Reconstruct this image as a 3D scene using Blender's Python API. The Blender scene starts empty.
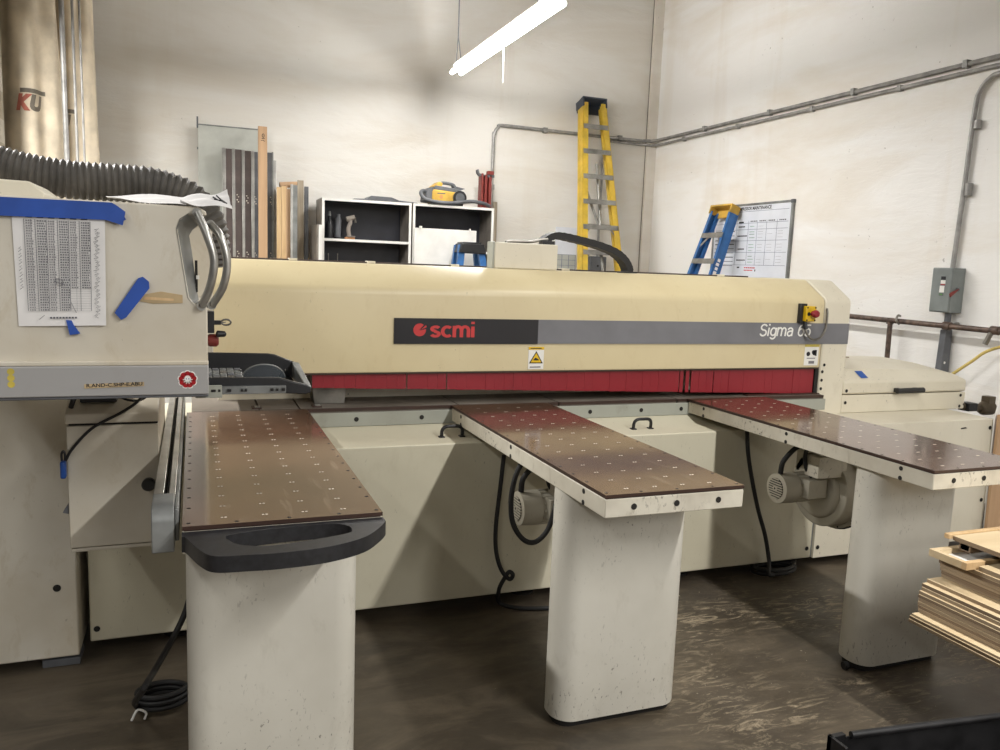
import bpy, bmesh, math, random
from mathutils import Vector, Matrix
random.seed(7)
sc = bpy.context.scene
COL = sc.collection
PI = math.pi

# ------------------------------------------------------------------ materials
def lin(c):
    return tuple(((v/255)/12.92 if v/255 <= .04045 else ((v/255+.055)/1.055)**2.4) for v in c) + (1,)

def mk(name):
    m = bpy.data.materials.new(name); m.use_nodes = True
    nt = m.node_tree; b = nt.nodes['Principled BSDF']
    return m, nt, b

def noise(nt, vec, scale, detail=4, rough=.55, dist=0):
    n = nt.nodes.new('ShaderNodeTexNoise')
    n.inputs['Scale'].default_value = scale; n.inputs['Detail'].default_value = detail
    n.inputs['Roughness'].default_value = rough; n.inputs['Distortion'].default_value = dist
    nt.links.new(vec, n.inputs['Vector'])
    return n.outputs['Fac']

def ramp(nt, fac, p0, p1, v0=0.0, v1=1.0):
    r = nt.nodes.new('ShaderNodeMapRange'); r.clamp = True
    r.inputs['From Min'].default_value = p0; r.inputs['From Max'].default_value = p1
    r.inputs['To Min'].default_value = v0; r.inputs['To Max'].default_value = v1
    nt.links.new(fac, r.inputs['Value'])
    return r.outputs['Result']

def mixc(nt, fac, a, b):
    m = nt.nodes.new('ShaderNodeMix'); m.data_type = 'RGBA'
    for s, v in ((m.inputs[6], a), (m.inputs[7], b)):
        if hasattr(v, 'links') or hasattr(v, 'is_linked'): nt.links.new(v, s)
        else: s.default_value = v
    if hasattr(fac, 'is_linked'): nt.links.new(fac, m.inputs[0])
    else: m.inputs[0].default_value = fac
    return m.outputs[2]

def mult(nt, a, b):
    m = nt.nodes.new('ShaderNodeMath'); m.operation = 'MULTIPLY'
    for s, v in ((m.inputs[0], a), (m.inputs[1], b)):
        if hasattr(v, 'is_linked'): nt.links.new(v, s)
        else: s.default_value = v
    return m.outputs[0]

def coords(nt, scale=(1, 1, 1), rot=(0, 0, 0)):
    t = nt.nodes.new('ShaderNodeTexCoord'); mp = nt.nodes.new('ShaderNodeMapping')
    mp.inputs['Scale'].default_value = scale; mp.inputs['Rotation'].default_value = rot
    nt.links.new(t.outputs['Object'], mp.inputs['Vector'])
    return mp.outputs['Vector']

def bump(nt, b, h, strength, dist=.01):
    n = nt.nodes.new('ShaderNodeBump'); n.inputs['Strength'].default_value = strength
    n.inputs['Distance'].default_value = dist
    nt.links.new(h, n.inputs['Height']); nt.links.new(n.outputs['Normal'], b.inputs['Normal'])

def flat(name, c, rough=.5, metal=0, spec=.5, var=.12, scale=6):
    m, nt, b = mk(name)
    v = coords(nt)
    d = tuple(x*(1-var*2) for x in c)
    nt.links.new(mixc(nt, ramp(nt, noise(nt, v, scale), .35, .7), lin(c), lin(d)), b.inputs['Base Color'])
    b.inputs['Roughness'].default_value = rough; b.inputs['Metallic'].default_value = metal
    b.inputs['Specular IOR Level'].default_value = spec
    return m

def paint(name, c, dirt=(120, 108, 88), rough=.42, blotch=.25, specks=.6, speck_t=.70, stretch=(1, 1, .45)):
    """old machine paint: soft stains, scuffs and small chips"""
    m, nt, b = mk(name)
    v = coords(nt); vs = coords(nt, stretch)
    base = mixc(nt, mult(nt, ramp(nt, noise(nt, v, 2.2, 5), .42, .75), blotch), lin(c), lin(dirt))
    base = mixc(nt, mult(nt, ramp(nt, noise(nt, vs, 14, 6, .7, .4), .56, .74), blotch*.8), base, lin(dirt))
    chip = ramp(nt, noise(nt, vs, 95, 3, .55, .8), speck_t, speck_t+.05)
    where = ramp(nt, noise(nt, v, 3.1, 2), .45, .6)
    base = mixc(nt, mult(nt, mult(nt, chip, where), specks), base, lin((60, 52, 42)))
    nt.links.new(base, b.inputs['Base Color'])
    b.inputs['Roughness'].default_value = rough
    bump(nt, b, noise(nt, v, 160, 2), .05, .002)
    return m

def wood(name, c1, c2, axis=0, rough=.6, scale=18):
    m, nt, b = mk(name)
    s = [1, 1, 1]; s[axis] = .06
    v = coords(nt, tuple(s))
    f = noise(nt, v, scale, 5, .6, .6)
    nt.links.new(mixc(nt, ramp(nt, f, .35, .68), lin(c1), lin(c2)), b.inputs['Base Color'])
    b.inputs['Roughness'].default_value = rough
    return m

def emit(name, c, s):
    m, nt, b = mk(name)
    b.inputs['Base Color'].default_value = lin(c)
    b.inputs['Emission Color'].default_value = lin(c); b.inputs['Emission Strength'].default_value = s
    return m

def wallmat(name, c, stain, scale=.8):
    m, nt, b = mk(name)
    v = coords(nt); vh = coords(nt, (.35, .35, 1.3)); vv = coords(nt, (1.6, 1.6, .18))
    base = mixc(nt, mult(nt, ramp(nt, noise(nt, vh, scale*1.6, 6, .6, .5), .46, .78), .55), lin(c), lin(stain))
    base = mixc(nt, mult(nt, ramp(nt, noise(nt, vv, scale*1.5, 5, .6, .3), .55, .8), .35), base, lin(stain))
    sp = ramp(nt, noise(nt, v, 26, 2), .72, .76)
    wh = ramp(nt, noise(nt, v, 1.7, 2), .5, .62)
    base = mixc(nt, mult(nt, mult(nt, sp, wh), .5), base, lin((110, 98, 82)))
    nt.links.new(base, b.inputs['Base Color'])
    b.inputs['Roughness'].default_value = .75
    bump(nt, b, noise(nt, vh, 9, 6, .65, .6), .25, .03)
    return m

def floormat():
    m, nt, b = mk('worn_concrete')
    v = coords(nt); vs = coords(nt, (.55, 1.5, 1), (0, 0, .9)); vt = coords(nt, (1, 3.5, 1), (0, 0, .5))
    base = mixc(nt, ramp(nt, noise(nt, v, 1.4, 6, .6), .35, .7), lin((84, 75, 62)), lin((58, 51, 42)))
    base = mixc(nt, mult(nt, ramp(nt, noise(nt, vs, 3.2, 7, .65, 1.2), .46, .64), .55), base, lin((108, 97, 81)))
    # sawdust: streaky pale patches, thickest to the right of the middle table
    t = nt.nodes.new('ShaderNodeTexCoord'); sx = nt.nodes.new('ShaderNodeSeparateXYZ')
    nt.links.new(t.outputs['Object'], sx.inputs[0])
    right = mult(nt, ramp(nt, sx.outputs['X'], 1.3, 2.1), ramp(nt, sx.outputs['Y'], 3.6, 3.0))
    dust = ramp(nt, noise(nt, vt, 6.5, 9, .78, 1.6), .51, .64)
    big = ramp(nt, noise(nt, v, 1.9, 3), .44, .62)
    base = mixc(nt, mult(nt, mult(nt, mult(nt, dust, big), right), .85), base, lin((186, 170, 142)))
    fleck = ramp(nt, noise(nt, v, 48, 2), .73, .77)
    base = mixc(nt, mult(nt, mult(nt, fleck, ramp(nt, sx.outputs['X'], .9, 1.8)), .7), base, lin((205, 195, 172)))
    nt.links.new(base, b.inputs['Base Color'])
    nt.links.new(ramp(nt, noise(nt, v, 3, 4), .3, .7, .32, .62), b.inputs['Roughness'])
    bump(nt, b, noise(nt, v, 24, 6), .12, .01)
    return m

def brickmat():
    m, nt, b = mk('white_painted_brick')
    v = coords(nt, (1, 1, 1), (PI/2, 0, 0))
    br = nt.nodes.new('ShaderNodeTexBrick'); nt.links.new(v, br.inputs['Vector'])
    br.inputs['Color1'].default_value = lin((196, 190, 176)); br.inputs['Color2'].default_value = lin((188, 182, 168))
    br.inputs['Mortar'].default_value = lin((165, 156, 138)); br.inputs['Scale'].default_value = 1
    br.inputs['Brick Width'].default_value = .40; br.inputs['Row Height'].default_value = .20; br.inputs['Mortar Size'].default_value = .008
    nt.links.new(br.outputs['Color'], b.inputs['Base Color']); b.inputs['Roughness'].default_value = .8
    return m

def slatemat():
    m, nt, b = mk('brown_phenolic')
    v = coords(nt)
    base = mixc(nt, ramp(nt, noise(nt, v, 2.5, 5), .35, .7), lin((94, 70, 56)), lin((76, 56, 45)))
    base = mixc(nt, mult(nt, ramp(nt, noise(nt, coords(nt, (1, .15, 1)), 30, 3), .62, .7), .3), base, lin((140, 122, 104)))
    nt.links.new(base, b.inputs['Base Color'])
    nt.links.new(ramp(nt, noise(nt, v, 5, 4), .3, .7, .08, .16), b.inputs['Roughness'])
    b.inputs['Specular IOR Level'].default_value = .75
    return m

def glassmat(name, c, alpha):
    m, nt, b = mk(name)
    b.inputs['Base Color'].default_value = lin(c); b.inputs['Roughness'].default_value = .08
    b.inputs['Transmission Weight'].default_value = alpha; b.inputs['IOR'].default_value = 1.2
    return m

M = {}
M['beam'] = paint('cream_beam_paint', (212, 198, 160), (176, 152, 104), .38, .22, .5)
M['base'] = paint('cream_base_paint', (204, 198, 176), (160, 148, 120), .42, .22, .35, .66)
M['ped'] = paint('pale_pedestal_paint', (206, 202, 190), (150, 142, 124), .42, .30, .6, .63)
M['frame'] = paint('scuffed_frame_paint', (206, 200, 184), (128, 114, 90), .45, .6, .8, .61)
M['wornfront'] = paint('worn_front_edge', (206, 200, 184), (112, 98, 76), .5, 1.0, .9, .58)
M['console'] = paint('console_paint', (208, 202, 188), (168, 150, 116), .42, .5, .5, .70)
M['pale'] = paint('pale_cover_paint', (220, 213, 194), (172, 158, 128), .42, .22, .8, .67)
M['slate'] = slatemat()
M['ring'] = flat('white_nozzle', (222, 214, 198), .4)
M['hole'] = flat('dark_hole', (26, 22, 18), .7)
M['edge'] = flat('dark_board_edge', (58, 36, 26), .5)
M['black'] = flat('black_plastic', (34, 34, 36), .42)
M['rubber'] = flat('black_rubber', (28, 27, 27), .6)
M['handle'] = flat('charcoal_moulded_plastic', (38, 38, 41), .48, var=.2, scale=60)
M['red'] = paint('red_curtain', (140, 24, 36), (104, 18, 28), .45, .35, .15)
M['redp'] = flat('red_plastic', (186, 32, 40), .35)
M['oldred'] = paint('worn_red_steel', (126, 46, 40), (84, 46, 40), .5, .5, .5)
M['yellow'] = flat('yellow_plastic', (240, 196, 20), .4)
M['stripe'] = flat('grey_stripe', (120, 120, 124), .45, var=.04)
M['plate'] = flat('black_sign_plate', (34, 33, 37), .35, var=.08)
M['white'] = flat('white_vinyl', (238, 236, 230), .45, var=.03)
M['paper'] = flat('white_paper', (232, 230, 228), .8, var=.03)
M['ink'] = flat('grey_ink', (96, 96, 104), .8)
M['dink'] = flat('dark_ink', (42, 42, 46), .8)
M['pencil'] = flat('pale_pencil', (140, 138, 142), .8)
M['scm'] = flat('red_lettering', (200, 56, 56), .45, var=.03)
M['tape'] = flat('blue_painter_tape', (40, 84, 176), .6, var=.1)
M['steel'] = flat('worn_steel', (150, 146, 138), .4, .75, var=.2)
M['alu'] = flat('aluminium', (186, 184, 178), .32, .8, var=.12)
M['dalu'] = flat('dull_aluminium', (150, 152, 150), .45, .5, var=.15)
M['rail'] = paint('grey_green_rail', (160, 162, 152), (120, 116, 100), .45, .4, .6)
M['bed'] = paint('dusty_steel_bed', (116, 108, 98), (74, 62, 50), .55, .7, .3, .7, (1, .4, 1))
M['greybar'] = paint('grey_console_rail', (160, 159, 158), (140, 134, 126), .42, .2, .15)
M['castiron'] = paint('grey_blower_paint', (176, 170, 154), (120, 108, 88), .5, .35, .3)
M['hose'] = flat('grey_flexible_hose', (92, 88, 82), .6, var=.15, scale=12)
M['canvas'] = flat('tan_canvas', (222, 208, 184), .9, var=.08, scale=5)
M['fadered'] = flat('faded_red_print', (178, 104, 88), .9)
M['fadegrey'] = flat('faded_grey_print', (122, 114, 102), .9)
M['galv'] = flat('galvanised_conduit', (164, 162, 158), .45, .25, var=.12, scale=10)
M['brownpipe'] = flat('brown_iron_pipe', (112, 92, 80), .5, .2, var=.25, scale=20)
M['boxgrey'] = flat('grey_enclosure', (132, 138, 136), .45, .1, var=.06)
M['dkbox'] = flat('dark_grey_box', (104, 106, 110), .5)
M['lyellow'] = flat('yellow_fibreglass', (222, 186, 64), .42, var=.08, scale=8)
M['lblue'] = flat('blue_fibreglass', (52, 112, 178), .42, var=.1, scale=8)
M['lcap'] = flat('slate_blue_cap', (66, 74, 88), .5)
M['capyellow'] = flat('yellow_cap', (222, 178, 74), .5)
M['tread'] = flat('aluminium_tread', (160, 158, 152), .4, .5, var=.15)
M['board'] = flat('whiteboard_surface', (228, 231, 238), .25, var=.02)
M['grid'] = flat('grid_line_grey', (128, 136, 156), .6)
M['redink'] = flat('red_marker', (200, 56, 66), .6)
M['grink'] = flat('green_marker', (176, 204, 190), .6)
M['navy'] = flat('charcoal_melamine', (54, 55, 64), .45, var=.08)
M['wedge'] = flat('white_edge_band', (236, 234, 228), .4, var=.02)
M['greyside'] = flat('grey_melamine_side', (140, 132, 122), .5)
M['greypanel'] = flat('pale_grey_sheet', (188, 190, 182), .5, var=.04)
M['brown'] = flat('dark_brown_panel', (86, 74, 70), .5, var=.12)
M['card'] = wood('tan_plank', (198, 164, 128), (176, 142, 108), 2, .7, 10)
M['pine'] = wood('pine', (214, 184, 140), (188, 154, 110), 2, .6, 22)
M['greywood'] = wood('weathered_wood', (176, 164, 144), (140, 128, 110), 2, .7, 22)
M['ply'] = wood('birch_plywood', (214, 194, 158), (196, 172, 134), 0, .55, 9)
M['plyside'] = wood('plywood_edge', (160, 142, 116), (118, 98, 76), 1, .65, 26)
M['plydk'] = wood('plywood_edge_dark', (132, 112, 90), (96, 78, 60), 1, .65, 26)
M['oldwood'] = flat('torn_cardboard', (196, 172, 132), .8)
M['blackmetal'] = flat('black_cart_steel', (40, 39, 40), .42, .3, var=.25, scale=14)
M['gold'] = flat('gold_sticker', (222, 200, 90), .4)
M['stickblue'] = flat('blue_sticker', (52, 96, 178), .4)
M['padblue'] = flat('blue_lock_plastic', (36, 88, 176), .4)
M['orange'] = flat('orange_handle', (214, 150, 96), .45)
M['bronze'] = flat('brown_cast_fitting', (104, 92, 74), .5, .3)
M['yhose'] = flat('yellow_air_hose', (222, 196, 110), .5)
M['tan'] = flat('tan_figure', (150, 140, 130), .6)
M['gcap'] = flat('green_tab', (90, 150, 70), .5)
M['clear'] = glassmat('clear_lens', (120, 130, 138), 0)
M['clear'].node_tree.nodes['Principled BSDF'].inputs['Alpha'].default_value = .2
M['tube'] = emit('glowing_tube', (255, 253, 250), 150)
M['fixture'] = flat('white_fixture', (226, 224, 216), .5, var=.03)
M['wall'] = wallmat('stained_white_wall', (226, 223, 216), (196, 182, 158))
M['wallr'] = wallmat('stained_white_wall_right', (242, 240, 236), (208, 190, 158), .7)
M['trim'] = wallmat('pilaster_paint', (228, 223, 214), (196, 182, 160))
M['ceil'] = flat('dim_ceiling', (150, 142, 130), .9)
M['floor'] = floormat()
M['brick'] = brickmat()

# ------------------------------------------------------------------ geometry
class MB:
    """collects shapes and links them as ONE mesh object"""
    def __init__(s): s.v = []; s.f = []; s.mi = []; s.mats = []; s.sm = []
    def mat(s, m):
        m = M[m]
        if m not in s.mats: s.mats.append(m)
        return s.mats.index(m)
    def add(s, vs, fs, m, smooth=False, T=None):
        o = len(s.v); i = s.mat(m)
        for p in vs:
            p = Vector(p)
            s.v.append(T @ p if T is not None else p)
        for f in fs: s.f.append([o+k for k in f]); s.mi.append(i); s.sm.append(smooth)
        return s
    def box(s, x0, x1, y0, y1, z0, z1, m, T=None):
        v = [(x, y, z) for z in (z0, z1) for y in (y0, y1) for x in (x0, x1)]
        return s.add(v, [(0,2,3,1),(4,5,7,6),(0,1,5,4),(2,6,7,3),(0,4,6,2),(1,3,7,5)], m, False, T)
    def prism(s, pts, axis, a, b, m, T=None, smooth=False):
        """extrude a closed outline; axis 'x': pts (y,z); 'y': (x,z); 'z': (x,y)"""
        def P(p, t):
            return {'x': (t, p[0], p[1]), 'y': (p[0], t, p[1]), 'z': (p[0], p[1], t)}[axis]
        n = len(pts)
        v = [P(p, a) for p in pts] + [P(p, b) for p in pts]
        f = [list(range(n))[::-1], list(range(n, 2*n))] + [(i, (i+1) % n, n+(i+1) % n, n+i) for i in range(n)]
        return s.add(v, f, m, smooth, T)
    def tube(s, pts, r, m, n=10, closed=False, caps=True, rs=None, T=None):
        pts = [Vector(p) for p in pts]; v = []; f = []; N = len(pts); up = None
        for i, p in enumerate(pts):
            a = pts[i-1] if (i > 0 or closed) else p; b = pts[(i+1) % N] if (i < N-1 or closed) else p
            t = (b-a).normalized()
            if up is None:
                up = Vector((0, 0, 1)) if abs(t.z) < .9 else Vector((1, 0, 0))
            side = t.cross(up).normalized(); up = side.cross(t).normalized()
            rr = rs[i] if rs else r
            for k in range(n):
                an = 2*PI*k/n
                v.append(p + side*math.cos(an)*rr + up*math.sin(an)*rr)
        for i in range(N if closed else N-1):
            j = (i+1) % N
            for k in range(n): f.append((i*n+k, i*n+(k+1) % n, j*n+(k+1) % n, j*n+k))
        if caps and not closed: f += [list(range(n))[::-1], [(N-1)*n+k for k in range(n)]]
        return s.add(v, f, m, True, T)
    def cyl(s, p0, p1, r, m, n=20, r1=None, T=None):
        p0 = Vector(p0); p1 = Vector(p1); t = (p1-p0).normalized()
        up = Vector((0, 0, 1)) if abs(t.z) < .9 else Vector((1, 0, 0))
        a = t.cross(up).normalized(); b = a.cross(t); r1 = r if r1 is None else r1
        v = [p0+(a*math.cos(2*PI*k/n)+b*math.sin(2*PI*k/n))*r for k in range(n)] + [p1+(a*math.cos(2*PI*k/n)+b*math.sin(2*PI*k/n))*r1 for k in range(n)]
        o = s.add(v, [(k, (k+1) % n, n+(k+1) % n, n+k) for k in range(n)], m, True, T)
        s.add(v[:n], [list(range(n))[::-1]], m, False, T); s.add(v[n:], [list(range(n))], m, False, T)
        return o
    def lathe(s, prof, origin, axis, m, n=28, T=None):
        """prof: (distance along axis, radius)"""
        o = Vector(origin); t = Vector(axis).normalized()
        up = Vector((0, 0, 1)) if abs(t.z) < .9 else Vector((1, 0, 0))
        a = t.cross(up).normalized(); b = a.cross(t); v = []
        for d, r in prof: v += [o+t*d+(a*math.cos(2*PI*k/n)+b*math.sin(2*PI*k/n))*r for k in range(n)]
        f = [(i*n+k, i*n+(k+1) % n, (i+1)*n+(k+1) % n, (i+1)*n+k) for i in range(len(prof)-1) for k in range(n)]
        f += [list(range(n))[::-1], [(len(prof)-1)*n+k for k in range(n)]]
        return s.add(v, f, m, True, T)
    def disc(s, c, nrm, r, m, n=14, h=.001):
        c = Vector(c); nrm = Vector(nrm).normalized()
        return s.cyl(c, c+nrm*h, r, m, n)
    def quad(s, pts, m): return s.add(pts, [tuple(range(len(pts)))], m)

OFF = {}
def thing(name, label, cat, loc=(0, 0, 0), group=None, world=True, rot=None):
    """an Empty at the thing's base that parents its parts"""
    o = bpy.data.objects.new(name, None); COL.objects.link(o); o.location = loc
    o.empty_display_size = .05
    if rot: o.rotation_euler = rot
    tag(o, label, cat, group)
    OFF[o.name] = Vector(loc) if world else Vector((0, 0, 0))
    return o

def tag(o, label, cat, group=None):
    o['label'] = label; o['category'] = cat
    if group: o['group'] = group
    return o

def build(name, mb, parent=None, bevel=0, seg=2, smooth=None, origin=None, kind=None, label=None, rot=None):
    off = Vector((0, 0, 0))
    if parent is not None: off = OFF[parent.name]
    elif origin is not None: off = Vector(origin)
    me = bpy.data.meshes.new(name)
    me.from_pydata([v-off for v in mb.v], [], mb.f)
    for m in mb.mats: me.materials.append(m)
    me.polygons.foreach_set('material_index', mb.mi)
    bm = bmesh.new(); bm.from_mesh(me); bmesh.ops.recalc_face_normals(bm, faces=bm.faces); bm.to_mesh(me); bm.free()
    me.polygons.foreach_set('use_smooth', [True]*len(me.polygons))
    me.set_sharp_from_angle(angle=math.radians(32)); me.update()
    o = bpy.data.objects.new(name, me); COL.objects.link(o)
    if parent is not None:
        o.parent = parent; OFF[o.name] = off
    elif origin is not None: o.location = origin
    if rot: o.rotation_euler = rot
    if bevel:
        b = o.modifiers.new('soft_edges', 'BEVEL'); b.width = bevel; b.segments = seg
        b.limit_method = 'ANGLE'; b.angle_limit = math.radians(35)
        b.use_clamp_overlap = True
    if kind: o['kind'] = kind
    if label: o['label'] = label
    return o

def text_into(mb, s, org, ux, uy, w, h, m, shear=0, bold=0, depth=.0015, sub=0, fn=None):
    """lettering fitted to a w x h box at org (lower left), along ux / uy"""
    cu = bpy.data.curves.new('t', 'FONT'); cu.body = s; cu.offset = bold; cu.resolution_u = 4
    cu.shear = shear
    ob = bpy.data.objects.new('t', cu); COL.objects.link(ob)
    dg = bpy.context.evaluated_depsgraph_get()
    me = bpy.data.meshes.new_from_object(ob.evaluated_get(dg))
    bpy.data.objects.remove(ob); bpy.data.curves.remove(cu)
    if sub:
        bm = bmesh.new(); bm.from_mesh(me); bmesh.ops.triangulate(bm, faces=bm.faces)
        bmesh.ops.subdivide_edges(bm, edges=bm.edges, cuts=sub, use_grid_fill=True); bm.to_mesh(me); bm.free()
    xs = [v.co.x for v in me.vertices]; ys = [v.co.y for v in me.vertices]
    x0, x1, y0, y1 = min(xs), max(xs), min(ys), max(ys)
    org = Vector(org); ux = Vector(ux); uy = Vector(uy)
    vs = [org+ux*((v.co.x-x0)/(x1-x0)*w)+uy*((v.co.y-y0)/(y1-y0)*h) for v in me.vertices]
    if fn: vs = [fn(v) for v in vs]
    mb.add(vs, [tuple(p.vertices) for p in me.polygons], m)
    bpy.data.meshes.remove(me)

def arc(cx, cy, rx, ry, a0, a1, n=10):
    return [(cx+rx*math.cos(math.radians(a0+(a1-a0)*k/n)), cy+ry*math.sin(math.radians(a0+(a1-a0)*k/n))) for k in range(n+1)]
# grotesque letters as pen strokes: (advance width, strokes), x-height 1, cap height 1.4
GLYPH = {
 's': (.82, [arc(.42, .745, .27, .195, 25, 265)[0:11]+arc(.40, .255, .29, .205, 88, -160)]),
 'c': (.86, [arc(.46, .5, .36, .45, 48, 312, 16)]),
 'm': (1.36, [[(.1, -.05), (.1, 1.05)], arc(.37, .62, .27, .36, 180, 0)+[(.64, -.05)], arc(.91, .62, .27, .36, 180, 0)+[(1.18, -.05)]]),
 'i': (.34, [[(.12, -.05), (.12, 1.0)], [(.12, 1.24), (.12, 1.46)]]),
 'S': (1.06, [arc(.5, 1.03, .36, .33, 20, 262, 12)+arc(.5, .345, .39, .355, 86, -165, 12)]),
 'g': (.92, [arc(.43, .5, .34, .46, 0, 360, 18), [(.78, 1.0), (.78, -.08)]+arc(.45, -.08, .33, .30, 0, -160, 8)]),
 'a': (.90, [arc(.42, .68, .31, .29, 165, 0, 8)+[(.73, -.04)], arc(.40, .28, .30, .29, 90, 270, 10)+[(.60, .06), (.73, .25)], [(.40, .57), (.73, .60)]]),
 '6': (.94, [arc(.45, .45, .36, .44, 0, 360, 18), arc(.55, .62, .46, .75, 180, 62, 10)]),
 '5': (.94, [[(.78, 1.36), (.24, 1.36), (.15, .72)]+arc(.44, .45, .37, .44, 130, -150, 14)]),
}
def pen(mb, s, org, ux, uy, w, h, m, t=.16, shear=0, track=0, cap=1.4, depth=.0008):
    """strokes of even weight t (in x-heights); h is the height of the capitals"""
    org = Vector(org); ux = Vector(ux); uy = Vector(uy); tot = sum(GLYPH[c][0]+track for c in s); sx = w/tot; sy = h/cap; x = 0; nrm = ux.cross(uy).normalized()
    for c in s:
        adv, strokes = GLYPH[c]
        for st in strokes:
            P = [Vector((px+x+shear*py, py)) for px, py in st]; closed = (P[0]-P[-1]).length < 1e-4
            L = []; R_ = []
            for i, p in enumerate(P):
                a = P[i-1] if i else (P[-2] if closed else p); b = P[i+1] if i < len(P)-1 else (P[1] if closed else p)
                d = (b-a).normalized(); nn = Vector((-d.y, d.x))*t/2
                L.append(p+nn); R_.append(p-nn)
            v = [org+ux*(q.x*sx)+uy*(q.y*sy)+nrm*depth*(random.random()*.2) for pair in zip(L, R_) for q in pair]
            mb.add(v, [(2*i, 2*i+2, 2*i+3, 2*i+1) for i in range(len(P)-1)], m)
        x += adv+track

def spline(pts, n=8):
    """Catmull-Rom through points"""
    P = [Vector(p) for p in pts]; P = [P[0]*2-P[1]]+P+[P[-1]*2-P[-2]]; out = []
    for i in range(1, len(P)-2):
        for k in range(n):
            t = k/n; a, b, c, d = P[i-1:i+3]
            out.append(.5*((2*b)+(c-a)*t+(2*a-5*b+4*c-d)*t*t+(3*b-a-3*c+d)*t**3))
    out.append(P[-2]); return out

def rrect(x0, x1, y0, y1, r, n=7):
    out = []
    for cx, cy, a in ((x1-r, y1-r, 0), (x0+r, y1-r, PI/2), (x0+r, y0+r, PI), (x1-r, y0+r, 3*PI/2)):
        for k in range(n+1): out.append((cx+r*math.cos(a+PI/2*k/n), cy+r*math.sin(a+PI/2*k/n)))
    return out

def copy_tree(o, parent=None):
    c = o.copy(); COL.objects.link(c)
    if parent is not None: c.parent = parent
    OFF[c.name] = Vector((0, 0, 0))
    for ch in list(o.children): copy_tree(ch, c)
    return c

# ------------------------------------------------------------------ camera
cam_d = bpy.data.cameras.new('camera'); cam = bpy.data.objects.new('camera', cam_d); COL.objects.link(cam)
yaw, pitch, roll = 0.36686, 0.13458, 0.03791
F = Vector((math.sin(yaw)*math.cos(pitch), math.cos(yaw)*math.cos(pitch), -math.sin(pitch)))
R = Vector((math.cos(yaw), -math.sin(yaw), 0)); U = R.cross(F)
R2 = R*math.cos(roll)+U*math.sin(roll); U2 = -R*math.sin(roll)+U*math.cos(roll)
cam.matrix_world = Matrix(((R2.x, U2.x, -F.x, 0), (R2.y, U2.y, -F.y, 0), (R2.z, U2.z, -F.z, 1.58975), (0, 0, 0, 1)))
cam_d.sensor_width = 36; cam_d.lens = 801.78866*36/1000; cam_d.clip_start = .05
sc.camera = cam

# ------------------------------------------------------------------ the room
BK, RX = 9.0, 5.41
build('floor', MB().box(-9, RX, -9, BK, -.1, 0, 'floor'), kind='structure')
build('wall_back', MB().box(-9, RX+.2, BK, BK+.2, -.1, 6.2, 'wall'), kind='structure')
build('wall_right', MB().box(RX, RX+.2, -9, BK, -.1, 6.2, 'wallr'), kind='structure')
build('ceiling', MB().box(-9, RX+.2, -9, BK+.2, 6.2, 6.3, 'ceil'), kind='structure')
mb = MB().box(-3.2, (-1.344, 7.400, 2.946)[0]-.055, 7.4, 7.6, 0, 6.2, 'brick')
build('wall_left', mb, kind='structure')
mb = MB().box(5.285, RX, 8.95, BK, 0, 6.2, 'trim').box(5.281, 5.286, 8.985, BK, 0, 6.2, 'greyside')
build('trim_1', mb, kind='structure')
# ------------------------------------------------------------------ the panel saw
saw = thing('panel_saw', 'long cream beam panel saw with red dust curtain spanning the room behind the three tables', 'saw', (1.8, 3.8, 0))
ledge = [(3.355, .06), (3.355, .797), (3.54, .803), (3.632, .838), (4.35, .838), (4.35, .06)]
mb = MB().prism(ledge, 'x', -.40, 3.165, 'base')
for x, z in ((-.375, .112), (-.375, .60), (3.135, .115), (3.135, .6), (1.6, .70), (.05, .12)):
    mb.disc((x, 3.3535, z), (0, -1, 0), .012, 'hole')
base = build('base_cabinet', mb, saw, .006)
for x in (1.044, 2.052):
    mb = MB()
    path = spline([(x+.012, 3.47, .798), (x+.014, 3.465, .835), (x+.03, 3.462, .851), (x+.062, 3.461, .853), (x+.094, 3.462, .851), (x+.11, 3.465, .835), (x+.112, 3.47, .798)], 6)
    mb.tube(path, .0085, 'black', 8)
    mb.box(x, x+.026, 3.455, 3.485, .799, .806, 'black').box(x+.098, x+.124, 3.455, 3.485, .799, .806, 'black')
    build('lift_handle', mb, base, .002)
for x in (-.08, .55, 1.5, 2.4, 3.12):
    mb = MB().lathe([(0, .06), (.012, .06), (.02, .02), (.07, .02)], (x, 3.50, 0), (0, 0, 1), 'hole')
    build('levelling_foot', mb, saw)

# the bed under the beam and its front rail
seams = [-.02, .265, .44, 1.19, 1.72, 2.42, 3.42]
for a, b in zip(seams[:-1], seams[1:]):
    mb = MB().box(a+.004, b-.004, 3.634, 4.2, .838, .919, 'bed')
    mb.box(a+.004, b-.004, 3.631, 3.636, .905, .9195, 'edge')
    mb.box(a+.004, b-.004, 3.655, 3.662, .9192, .9202, 'steel')
    build('bed_plate', mb, saw, .0015)
mb = MB().box(.0, 3.42, 3.618, 3.633, .835, .899, 'rail')
for x in (.691, 1.001, 1.893, 2.194, 2.44):
    mb.disc((x, 3.6175, .868), (0, -1, 0), .011, 'hole')
rail = build('front_rail', mb, saw, .002)
for x in (.50, .235):      # little stops standing on the bed at the left
    mb = MB().box(x, x+.04, 3.66, 3.72, .919, .926, 'edge').box(x+.012, x+.036, 3.662, 3.70, .926, .929, 'alu')
    build('stop_finger', mb, saw, .002)
mb = MB().prism([(.52, .919), (.66, .919), (.68, 1.06), (.50, 1.06)], 'y', 3.76, 3.9, 'steel')
build('inner_bracket', mb, saw, .002)
build('inner_panel', MB().box(.1, 3.41, 3.93, 3.98, .919, 1.07, 'pale'), saw)

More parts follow.
